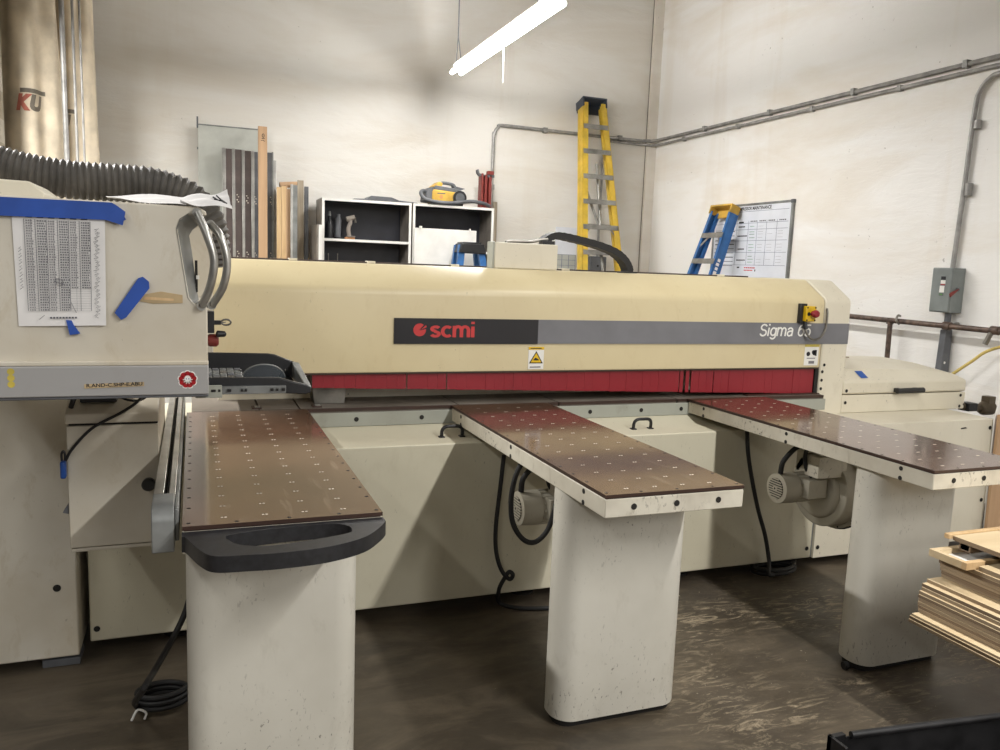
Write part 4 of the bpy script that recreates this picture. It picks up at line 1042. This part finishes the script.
# ------------------------------------------------------------------ ladders
def ladder(name, label, loc, rot, H, w_top, w_bot, rail_m, cap_m, spacing, ntread, rail_d=.11, cap_h=.11, word=None, brace_low=True, ry=.10, cap_d=.19):
    t = thing(name, label, 'ladder', loc, None, False, rot)
    def hw(z): return (w_bot+(w_top-w_bot)*z/H)/2
    for s_ in (-1, 1):        # front rails: channels open inwards
        m_ = MB()
        def rail(y0, y1, xo, xi):
            v = [(s_*(hw(z)-o_), y, z) for z in (0, H-.06) for y in (y0, y1) for o_ in (xo, xi)]
            m_.add(v, [(0, 2, 3, 1), (4, 5, 7, 6), (0, 1, 5, 4), (2, 6, 7, 3), (0, 4, 6, 2), (1, 3, 7, 5)], rail_m)
        rail(0, .085, 0, .006); rail(0, .006, 0, .04 if rail_d < .1 else .07); rail(.079, .085, 0, .04)
        build('front_rail', m_, t)
        m_ = MB(); v = [(s_*(hw(z)-o_-.004), y, z) for z in (0, H-.08) for y in (ry, ry+.045) for o_ in (0, .03)]
        m_.add(v, [(0, 2, 3, 1), (4, 5, 7, 6), (0, 1, 5, 4), (2, 6, 7, 3), (0, 4, 6, 2), (1, 3, 7, 5)], rail_m)
        build('rear_rail', m_, t)
        build('rubber_shoe', MB().box(s_*hw(0)-.05, s_*hw(0)+.05, -.01, .16, -.0, .04, 'rubber'), t)
    for k in range(ntread):
        z = H-.06-spacing*(k+1)+.03
        if z < .2: break
        h_ = hw(z)-.008
        m_ = MB().box(-h_, h_, -.004, .085, z, z+.006, 'tread').box(-h_, h_, -.006, -.0, z-.05, z+.006, 'tread')
        tr = build('tread', m_, t)
        if k in ((4, 5) if brace_low else (0,)):
            for s_ in (-1, 1): build('tread_brace', MB().tube([(s_*(h_-.11), .03, z-.01), (s_*(h_-.005), .01, z-.15)], .010, 'alu', 6), tr)
    for k in range(0, ntread, 2):
        z = H-.3-spacing*k*1.0
        if z > .3: build('rear_bar', MB().box(-hw(z)+.012, hw(z)-.012, ry+.02, ry+.04, z-.02, z+.02, 'tread'), t)
    z1 = H-.06-spacing*3; z2 = z1-.55
    if brace_low:
        build('spreader', MB().tube([(-hw(z1)*.75, .10, z1), (.03, .105, z2)], .016, 'tread', 6).tube([(hw(z1)*.2, .10, z1+.2), (.05, .105, z2)], .016, 'tread', 6), t)
        build('spreader', MB().tube([(.04, .105, z2-.3), (.09, .105, z2-1.0)], .02, 'tread', 6), t)
    m_ = MB().prism([(-w_top/2-.01, -.02), (w_top/2+.01, -.02), (w_top/2-.01, cap_d), (-w_top/2+.01, cap_d)], 'z', H-.02, H, cap_m)
    for s_ in (-1, 1): m_.box(s_*(w_top/2)-.008, s_*(w_top/2)+.008, -.018, cap_d-.01, H-cap_h, H-.01, cap_m)
    m_.box(-w_top/2, w_top/2, cap_d-.025, cap_d-.005, H-cap_h*1.2, H-.01, cap_m)
    build('top_cap', m_, t, .004)
    if word:
        m_ = MB(); z = H-.85
        for k in range(6): m_.box(hw(z)+.0005-.002*0, hw(z)+.0045, .018+.005*(k % 2), .055, z+.045*k, z+.03+.045*k, 'white')
        build('side_decal', m_, t, label='white lettering strip down the side rail')
    return t
ladder('step_ladder', 'tall yellow step ladder with a dark cap leaning against the back wall', (4.43, 7.98, 0), (-math.atan(.222), 0, 0), 3.68, .30, .72, 'lyellow', 'lcap', .299, 11)
ladder('step_ladder', 'blue step ladder with a yellow cap leaning on the right wall over the whiteboard', (4.50, 7.30, 0), (-math.atan(.33), 0, -PI/2), 2.45, .36, .58, 'lblue', 'capyellow', .29, 7, .08, .09, 'word', False, .065, .112)

# ------------------------------------------------------------------ whiteboard on the right wall
bx = RX-.022
wb = thing('whiteboard', 'framed white maintenance chart board on the right wall behind the blue ladder', 'whiteboard', (RX, 6.98, 1.42))
YR, YL, ZT_, ZB_ = 6.35, 7.60, 2.325, 1.42
build('board_face', MB().box(bx, RX-.001, YR, YL, ZB_, ZT_, 'board'), wb)
build('board_frame', MB().box(bx-.008, RX-.001, YR-.005, YR+.02, ZB_, ZT_, 'dalu').box(bx-.008, RX-.001, YL-.02, YL+.005, ZB_, ZT_, 'dalu').box(bx-.008, RX-.001, YR, YL, ZT_-.016, ZT_+.006, 'dalu').box(bx-.008, RX-.001, YR, YL, ZB_-.006, ZB_+.016, 'dalu').box(bx-.011, RX-.001, YR-.009, YR+.025, ZT_-.024, ZT_+.011, 'dkbox'), wb, .002)
mb = MB(); s_ = bx-.0012
def hl(z, y0, y1, m='grid', t=.004): mb.box(s_, bx, y1, y0, z-t/2, z+t/2, m)
def vl(y, z0, z1, m='grid', t=.004): mb.box(s_, bx, y-t/2, y+t/2, z0, z1, m)
rows_ = [2.25, 2.13, 2.065, 1.95, 1.83, 1.70]
for z in rows_: hl(z, 7.56, 6.40)
cols = [7.19, 7.00, 6.86, 6.715, 6.56]
for y in cols: vl(y, 1.70, 2.155)
for k in range(9): hl(2.05-.045*k, 7.55, 7.22, 'ink', .006+.004*(k % 3 == 0))
ct = MB()
text_into(ct, 'COMPRESSOR MAINTENANCE', (s_, 7.23, 2.262), (0, -1, 0), (0, 0, 1), .57, .036, 'dink', bold=.03)
for i, y in enumerate(((7.16, 7.08), (6.97, 6.885), (6.83, 6.74), (6.69, 6.60), (6.53, 6.43))):
    if i == 0: hl(2.14, y[0], y[1], 'dink', .016)
    else:
        q = y[0]
        while q > y[1]: hl(2.147, q, q-.018, 'ink', .012); q -= .026
for z, a_, b_ in ((2.095, 7.16, 7.06), (2.0, 7.17, 7.02), (1.865, 7.15, 7.05), (1.75, 7.16, 7.02)):
    q = a_
    while q > b_: hl(z, q, q-.014, 'dink', .013); q -= .018
build('chart_title', ct, wb)
build('chart_grid', mb, wb)
mb = MB(); rr = random.Random(5)
for i in range(5):
    for z in (2.095, 2.04, 2.015, 1.98, 1.91, 1.88, 1.85, 1.79, 1.76, 1.73):
        y = 6.975 if i == 0 else cols[i]-.02
        if i == 0: hl(z, y, y-rr.uniform(.04, .09), 'grink', .008)
        elif rr.random() < .8 and i < 5: hl(z, y, y-.075, 'pencil', .002)
q = 7.02
while q > 6.84: hl(1.672, q, q-.022, 'redink', .013); q -= .03
q = 7.02
while q > 6.88: hl(1.646, q, q-.018, 'redink', .012); q -= .024
hl(1.646, 6.85, 6.835, 'dink', .02); hl(1.674, 7.14, 7.10, 'dink', .014)
build('marker_notes', mb, wb)

# small chart and socket box on the back wall
ch = thing('wall_chart', 'white chart with a small ruled grid on the back wall left of the yellow ladder', 'chart', (4.26, BK, 1.5))
x0, x1 = 4.109, 4.383
build('chart_sheet', MB().box(x0, x1, 8.982, 8.999, 1.45, 2.09, 'board'), ch)
mb = MB().box(x0, x1, 8.980, 8.983, 1.45, 1.76, 'greypanel')
for k in range(4): mb.box(x0+(x1-x0)*k/3-.003, x0+(x1-x0)*k/3+.003, 8.978, 8.983, 1.45, 1.76, 'grid')
for k in range(5): mb.box(x0, x1, 8.978, 8.983, 1.50+.065*k, 1.504+.065*k, 'grid')
build('ruled_grid', mb, ch)
sb_ = thing('junction_box', 'small dark grey electrical box on the back wall behind the yellow ladder', 'electrical box', (4.75, BK, 1.56))
x0, x1 = 4.551, 4.771
build('box_body', MB().box(x0, x1, 8.90, 8.999, 1.56, 1.755, 'dkbox'), sb_, .006)
build('box_plate', MB().box(x0+.02, x1-.02, 8.892, 8.901, 1.58, 1.735, 'dkbox').disc((x0+.10, 8.892, 1.64), (0, -1, 0), .014, 'hole'), sb_, .004)
xm = (x0+x1)/2+.02
o = build('conduit', MB().tube([(xm, 8.975, 1.755), (xm, 8.975, 3.17)], .016, 'galv', 10), None, origin=(xm, 8.975, 1.755)); tag(o, 'vertical grey conduit rising from the small electrical box behind the yellow ladder', 'conduit')

# conduits along the walls
y_ = 8.972
pts = spline([(3.26, y_, .4), (3.26, y_, 1.5), (3.255, y_, 2.95), (3.265, y_, 3.10), (3.31, y_, 3.18), (3.40, y_, 3.205), (4.2, y_, 3.20), (5.0, y_, 3.195), (5.22, y_, 3.195)], 8)+[Vector((5.25, 8.925, 3.195)), Vector((5.32, 8.925, 3.195)), Vector((RX-.03, 8.84, 3.205)), Vector((RX-.026, 8.7, 3.205)), Vector((RX-.026, 1.5, 3.205))]
mb = MB().tube(pts, .019, 'galv', 10)
cd = build('conduit', mb, None, origin=(3.26, y_, 0)); tag(cd, 'long grey conduit rising behind the red frame, upper of the pair along the right wall', 'conduit', 'wall conduits')
OFF[cd.name] = Vector((3.26, y_, 0))
for p_ in ((3.255, 2.5), (3.9, 3.2), (4.9, 3.2)): build('conduit_strap', MB().box(p_[0]-.025, p_[0]+.025, 8.945, 8.998, p_[1]-.03, p_[1]+.03, 'galv'), cd, .003)
for q in (7.9, 6.8, 5.7, 4.6): build('conduit_strap', MB().box(RX-.05, RX-.001, q-.02, q+.02, 3.178, 3.235, 'galv'), cd, .003)
pts = [Vector((4.75, 8.975, 3.155)), Vector((5.2, 8.975, 3.15)), Vector((5.26, 8.925, 3.145)), Vector((5.32, 8.925, 3.14)), Vector((RX-.03, 8.82, 3.145)), Vector((RX-.026, 8.66, 3.145)), Vector((RX-.026, 1.5, 3.145))]
o = build('conduit', MB().tube(pts, .016, 'galv', 10), None, origin=(4.75, 8.975, 3.155)); tag(o, 'grey conduit running just beneath the long one along the right wall, lower of the pair', 'conduit', 'wall conduits')
OFF[o.name] = Vector((4.75, 8.975, 3.155))
mb = MB()
for q in (8.3, 7.3, 6.2, 5.2): build('conduit_strap', MB().box(RX-.046, RX-.001, q-.018, q+.018, 3.122, 3.168, 'galv'), o, .003)
pts = spline([(RX-.03, 4.523, 1.70), (RX-.03, 4.505, 2.2), (RX-.03, 4.485, 2.85), (RX-.03, 4.460, 2.99), (RX-.03, 4.390, 3.065), (RX-.03, 4.300, 3.085), (RX-.03, 3.930, 3.09), (RX-.03, 3.0, 3.09)], 8)
o = build('conduit', MB().tube(pts, .018, 'galv', 12), None, origin=(RX-.03, 4.480, 1.7)); tag(o, 'bright conduit bending down the right wall into the grey switch box', 'conduit')
OFF[o.name] = Vector((RX-.03, 4.480, 1.7)); build('coupling', MB().cyl((RX-.03, 4.464, 2.24), (RX-.03, 4.461, 2.33), .026, 'galv', 12), o); build('coupling', MB().cyl((RX-.03, 4.450, 2.72), (RX-.03, 4.448, 2.78), .026, 'galv', 12), o)

# safety switch on the right wall
sw = thing('safety_switch', 'grey safety switch box with a red lever on the right wall', 'switch box', (RX, 4.515, 1.37))
build('enclosure', MB().box(RX-.13, RX-.001, 4.43, 4.605, 1.37, 1.705, 'boxgrey').box(RX-.138, RX-.128, 4.434, 4.601, 1.376, 1.70, 'boxgrey'), sw, .004)
mb = MB().box(RX-.1395, RX-.1375, 4.480, 4.520, 1.615, 1.64, 'dink').box(RX-.1395, RX-.1375, 4.480, 4.520, 1.585, 1.612, 'white').box(RX-.1395, RX-.1375, 4.480, 4.520, 1.575, 1.583, 'redp').box(RX-.1395, RX-.1375, 4.485, 4.525, 1.52, 1.57, 'white').box(RX-.1395, RX-.1375, 4.487, 4.525, 1.495, 1.515, 'dkbox').box(RX-.14, RX-.1375, 4.493, 4.519, 1.500, 1.510, 'gcap')
build('switch_labels', mb, sw, label='column of small white, black and red labels')
mb = MB().tube([(RX-.075, 4.427, 1.545), (RX-.075, 4.413, 1.545)], .014, 'dkbox', 12)
mb.add([(RX-.070, 4.420, 1.556), (RX-.070, 4.408, 1.556), (RX-.082, 4.408, 1.540), (RX-.082, 4.420, 1.540), (RX-.165, 4.418, 1.515), (RX-.165, 4.406, 1.515), (RX-.155, 4.406, 1.487), (RX-.155, 4.418, 1.487)], [(0, 1, 2, 3), (4, 7, 6, 5), (0, 4, 5, 1), (1, 5, 6, 2), (2, 6, 7, 3), (3, 7, 4, 0)], 'oldred')
build('red_lever', mb, sw, .003)
mb = MB()
for x_, z_ in ((RX-.03, 1.57), (RX-.05, 1.50), (RX-.10, 1.42)): mb.disc((x_, 4.5155, z_), (0, -1, 0), .008, 'hole')
build('switch_holes', mb, sw)
mb = MB().tube([(RX-.06, 4.490, 1.372), (RX-.055, 4.495, 1.27)], .024, 'dkbox', 12)
mb.add([(RX-.09, 4.470, 1.24), (RX-.02, 4.470, 1.24), (RX-.02, 4.520, 1.24), (RX-.09, 4.520, 1.24), (RX-.115, 4.465, .5), (RX-.01, 4.465, .5), (RX-.01, 4.525, .5), (RX-.115, 4.525, .5)], [(0, 1, 2, 3), (4, 7, 6, 5), (0, 4, 5, 1), (1, 5, 6, 2), (2, 6, 7, 3), (3, 7, 4, 0)], 'dkbox')
mb.disc((RX-.075, 4.464, .99), (0, -1, 0), .010, 'white')
o = build('cable_duct', mb, None, .004, origin=(RX-.06, 4.495, .5)); tag(o, 'dark grey cable duct running down beneath the safety switch', 'duct')
# pipe rail on the right wall
pr_ = thing('pipe_rail', 'rusty brown pipe rail running along the right wall below the switch box', 'pipe', (RX-.11, 4.5, 0))
build('long_pipe', MB().tube([(RX-.13, 6.2, 1.283), (RX-.13, 3.0, 1.262)], .021, 'brownpipe', 12), pr_)
build('post', MB().tube([(RX-.11, 4.96, 0), (RX-.12, 4.97, 1.27)], .020, 'brownpipe', 12).lathe([(0, .028), (.05, .028)], (RX-.122, 4.97, 1.245), (0, 0, 1), 'brownpipe', 14), pr_)
build('hook', MB().tube(spline([(RX-.10, 4.895, 1.315), (RX-.14, 4.88, 1.32), (RX-.165, 4.87, 1.285), (RX-.14, 4.86, 1.25)]), .009, 'steel', 8), pr_)
for q in (4.43, 4.04): build('pipe_clamp', MB().tube([(RX-.13, q-.03, 1.272), (RX-.13, q+.03, 1.273)], .031, 'brownpipe', 12).tube([(RX-.13, q, 1.27), (RX-.02, q, 1.29)], .014, 'steel', 8), pr_)
build('drop_stub', MB().tube([(RX-.14, 4.06, 1.26), (RX-.15, 4.09, 1.17)], .018, 'steel', 10), pr_)
o = build('air_hose', MB().tube(spline([(RX-.18, 3.2, 1.30), (RX-.16, 3.7, 1.24), (RX-.12, 4.06, 1.135), (RX-.13, 4.2, 1.03), (RX-.16, 4.35, .90), (RX-.17, 4.5, .8), (RX-.15, 4.6, .6), (RX-.15, 4.65, .012)]), .011, 'yhose', 10), None, origin=(RX-.15, 4.65, 0)); tag(o, 'pale yellow air hose curving down the right wall beyond the motor hood', 'hose')

# ------------------------------------------------------------------ hanging strip light
fx = thing('strip_light', 'bright double-tube strip light hanging from wires near the top', 'light', (2.515, 6.9, 3.5))
FY0, FY1 = 5.62, 8.13
build('housing', MB().prism([(2.485, 3.545), (2.485, 3.60), (2.545, 3.60), (2.545, 3.545)], 'y', FY0, FY1, 'fixture'), fx)
ym = (FY0+FY1)/2
for x_ in (2.468, 2.562):
    for a_, b_ in ((FY0+.03, ym-.02), (ym+.02, FY1-.03)):
        build('tube', MB().cyl((x_, a_, 3.515), (x_, b_, 3.515), .019, 'tube', 14), fx)
for q in (FY0, ym-.025, FY1-.05): build('lamp_holder', MB().box(2.46, 2.57, q, q+.03, 3.527, 3.55, 'fixture'), fx, .004)
for q in (FY0+.35, FY1-.10):
    build('hanging_wire', MB().tube([(2.487, q, 3.60), (2.515, q+.04, 3.86)], .005, 'dkbox', 6).tube([(2.543, q, 3.60), (2.515, q+.04, 3.86)], .005, 'dkbox', 6).tube([(2.515, q+.04, 3.85), (2.515, q+.04, 6.2)], .006, 'dkbox', 6), fx)
build('pull_cord', MB().tube([(2.53, ym-.08, 3.53), (2.53, ym-.09, 3.17)], .004, 'fixture', 6), fx)

# ------------------------------------------------------------------ plywood stack on a cart, and boards at the right edge
pc = thing('lumber_cart', 'steel cart carrying the plywood stack at the right', 'cart', (3.4, 1.4, 0))
build('platform', MB().box(2.86, 3.9, .7, 1.96, .345, .395, 'blackmetal'), pc, .004)
for x_ in (2.92, 3.84):
    for y__ in (.76, 1.9): build('leg', MB().box(x_-.03, x_+.03, y__-.03, y__+.03, .0, .346, 'blackmetal'), pc)
ordw = ['lowest', 'second', 'third', 'fourth', 'fifth', 'sixth', 'seventh', 'eighth', 'ninth', 'tenth', 'eleventh', 'twelfth', 'thirteenth', 'fourteenth', 'fifteenth', 'sixteenth', 'seventeenth', 'eighteenth', 'nineteenth', 'twentieth']
z = .396; rr = random.Random(11); spec = []
for k in range(2): spec.append((.012, 2.355+.003*k, 2.0))
spec.append((.009, 2.362, 1.995))
for k in range(9): spec.append((.0132, [2.396, 2.394, 2.392, 2.393, 2.39, 2.392, 2.400, 2.402, 2.424][k], 2.0+rr.uniform(-.002, .002)))
for k in range(6): spec.append((.0135, [2.492, 2.486, 2.480, 2.476, 2.472, 2.47][k], 2.0+rr.uniform(-.002, .002)))
for i, (th, xl, yf) in enumerate(spec):
    mb = MB().box(xl, 3.62, .78, yf, z, z+th-.0009, 'plyside')
    mb.mi[1] = mb.mat('ply')
    if i % 3 == 1: mb.mi[4] = mb.mat('plydk')
    o = build('plywood_sheet', mb, None, .0008, 1, origin=(3.0, 1.4, z))
    lab = 'lowest plywood sheet of the stack' if i == 0 else '%s plywood sheet counted up from the bottom of the stack' % ordw[i]
    tag(o, lab, 'plywood', 'plywood sheets in the stack'); z += th
zt = z
def frame_piece(zb, xl, xr, yf, yb, lab):
    t = thing('drawer_frame', lab, 'drawer frame', (xl, yf, zb))
    build('rail', MB().box(xl, xr, yf-.02, yf, zb, zb+.026, 'ply'), t, .001); build('rail', MB().box(xl, xr, yb, yb+.02, zb, zb+.026, 'pine'), t, .001)
    build('stile', MB().box(xl, xl+.018, yb+.02, yf-.02, zb, zb+.026, 'ply'), t, .001); build('bottom_panel', MB().box(xl+.018, xr, yb+.02, yf-.02, zb, zb+.006, 'white'), t)
frame_piece(zt, 2.43, 3.3, 2.01, 1.86, 'pale open drawer frame poking out near the top of the plywood stack')
mb = MB().box(2.475, 3.62, .78, 1.85, zt, zt+.016, 'plyside'); mb.mi[1] = mb.mat('ply'); o = build('plywood_sheet', mb, None, .0008, 1, origin=(3, 1.4, zt)); tag(o, 'pale plywood sheet lying in front of the open drawer frame', 'plywood', 'plywood sheets in the stack')
o = build('spacer_block', MB().box(2.53, 2.62, 1.93, 1.975, zt+.0265, zt+.055, 'plydk').box(2.53, 2.9, 1.935, 1.97, zt+.03, zt+.054, 'plydk'), None, .001, origin=(2.55, 1.95, zt+.0265)); tag(o, 'short dark spacer strip under the two top boards', 'spacer')
mb = MB().box(2.515, 3.62, .78, 1.99, zt+.056, zt+.0725, 'plyside'); mb.mi[1] = mb.mat('ply'); mb.box(2.518, 3.6, .785, 1.985, zt+.0545, zt+.057, 'hole')
o = build('plywood_sheet', mb, None, .0008, 1, origin=(3, 1.4, zt+.045)); tag(o, 'topmost pale plywood board of the stack', 'plywood', 'plywood sheets in the stack')
o = build('wooden_stick', MB().box(2.497, 3.4, 1.992, 2.012, zt+.060, zt+.078, 'pine'), None, .002, origin=(2.9, 2.01, zt+.03), rot=(0, 0, 0)); tag(o, 'thin pine stick along the far edge of the topmost plywood board', 'stick')
leaner('leaning_board', 'pale tan board standing at the right edge behind the right table', 'board', 4.445, 5.0, .83, 3.305, 'card', .02, .005)
o = build('white_board', MB().prism([(4.475, 0), (4.445, .79), (4.475, .95), (4.55, 1.15), (5.0, 1.15), (5.0, 0)], 'y', 3.338, 3.346, 'white'), None, .002, origin=(4.7, 3.33, 0)); tag(o, 'white board with a slanting corner behind the tan board at the right edge', 'board')

# black steel bin at the lower right corner
bn = thing('steel_bin', 'black steel bin with a rolled rim in the lower right corner', 'bin', (1.85, 1.15, 0))
A_, B_ = Vector((1.498, 1.397, 0.480)), Vector((1.979, 1.344, 0.480)); d_ = (B_-A_).normalized(); n_ = Vector((d_.y, -d_.x, 0))
C0 = Vector((1.445, 1.404, 0.480))
def wallq(p, q, th, z0, z1, m):
    t_ = (q-p).normalized(); s_ = Vector((-t_.y, t_.x, 0))*th
    return MB().add([Vector((a.x, a.y, zz)) for zz in (z0, z1) for a in (p, q, q+s_, p+s_)], [(0, 3, 2, 1), (4, 5, 6, 7), (0, 1, 5, 4), (1, 2, 6, 5), (2, 3, 7, 6), (3, 0, 4, 7)], m)
L_ = .9; Wd = .55
P0 = C0; P1 = C0+d_*L_; P2 = P1+n_*Wd; P3 = P0+n_*Wd
build('back_panel', wallq(P0, P1, .004, .06, .475, 'blackmetal'), bn); build('front_panel', wallq(P3, P2, .004, .06, .475, 'blackmetal'), bn)
build('side_panel', wallq(P0, P3, .004, .06, .47, 'blackmetal'), bn); build('side_panel', wallq(P1, P2, .004, .06, .47, 'blackmetal'), bn)
build('rolled_rim', MB().tube([A_+Vector((0, 0, 0)), A_+d_*(L_-.05)], .009, 'blackmetal', 12), bn)
build('corner_angle', MB().box(C0.x-.005, C0.x+.04, C0.y-.004, C0.y+.01, .0, .482, 'blackmetal').box(C0.x-.005, C0.x+.003, C0.y-.05, C0.y+.01, 0, .482, 'blackmetal'), bn, .001)
build('bin_floor', MB().add([(q.x, q.y, .06) for q in (P0, P1, P2, P3)], [(0, 1, 2, 3)], 'blackmetal'), bn)
for q in (P1, P2, P3): build('corner_leg', MB().box(q.x-.02, q.x+.02, q.y-.02, q.y+.02, 0, .1, 'blackmetal'), bn)

# ------------------------------------------------------------------ light
def strip(x, y, z, length, power, col=(1, .985, .96)):
    d = bpy.data.lights.new('strip_lamp', 'AREA'); d.shape = 'RECTANGLE'; d.size = .13; d.size_y = length; d.energy = power; d.color = col
    o = bpy.data.objects.new('strip_lamp', d); COL.objects.link(o); o.location = (x, y, z); return o
for y, e in ((2.2, 48), (-1.0, 175), (-4.2, 190), (-7.2, 150)): strip(2.45, y, 3.5, 2.44, e)
for y, e in ((5.5, 400), (2.0, 45), (-1.2, 45), (-4.4, 45)): strip(-2.0, y, 3.5, 2.44, e)
w = bpy.data.worlds.new('world'); sc.world = w; w.use_nodes = True
w.node_tree.nodes['Background'].inputs[0].default_value = lin((236, 231, 222)); w.node_tree.nodes['Background'].inputs[1].default_value = .13
sc.view_settings.view_transform = 'Standard'; sc.view_settings.look = 'None'; sc.view_settings.exposure = 0.0
sc.cycles.use_denoising = True; sc.cycles.max_bounces = 8; sc.cycles.sample_clamp_indirect = 6
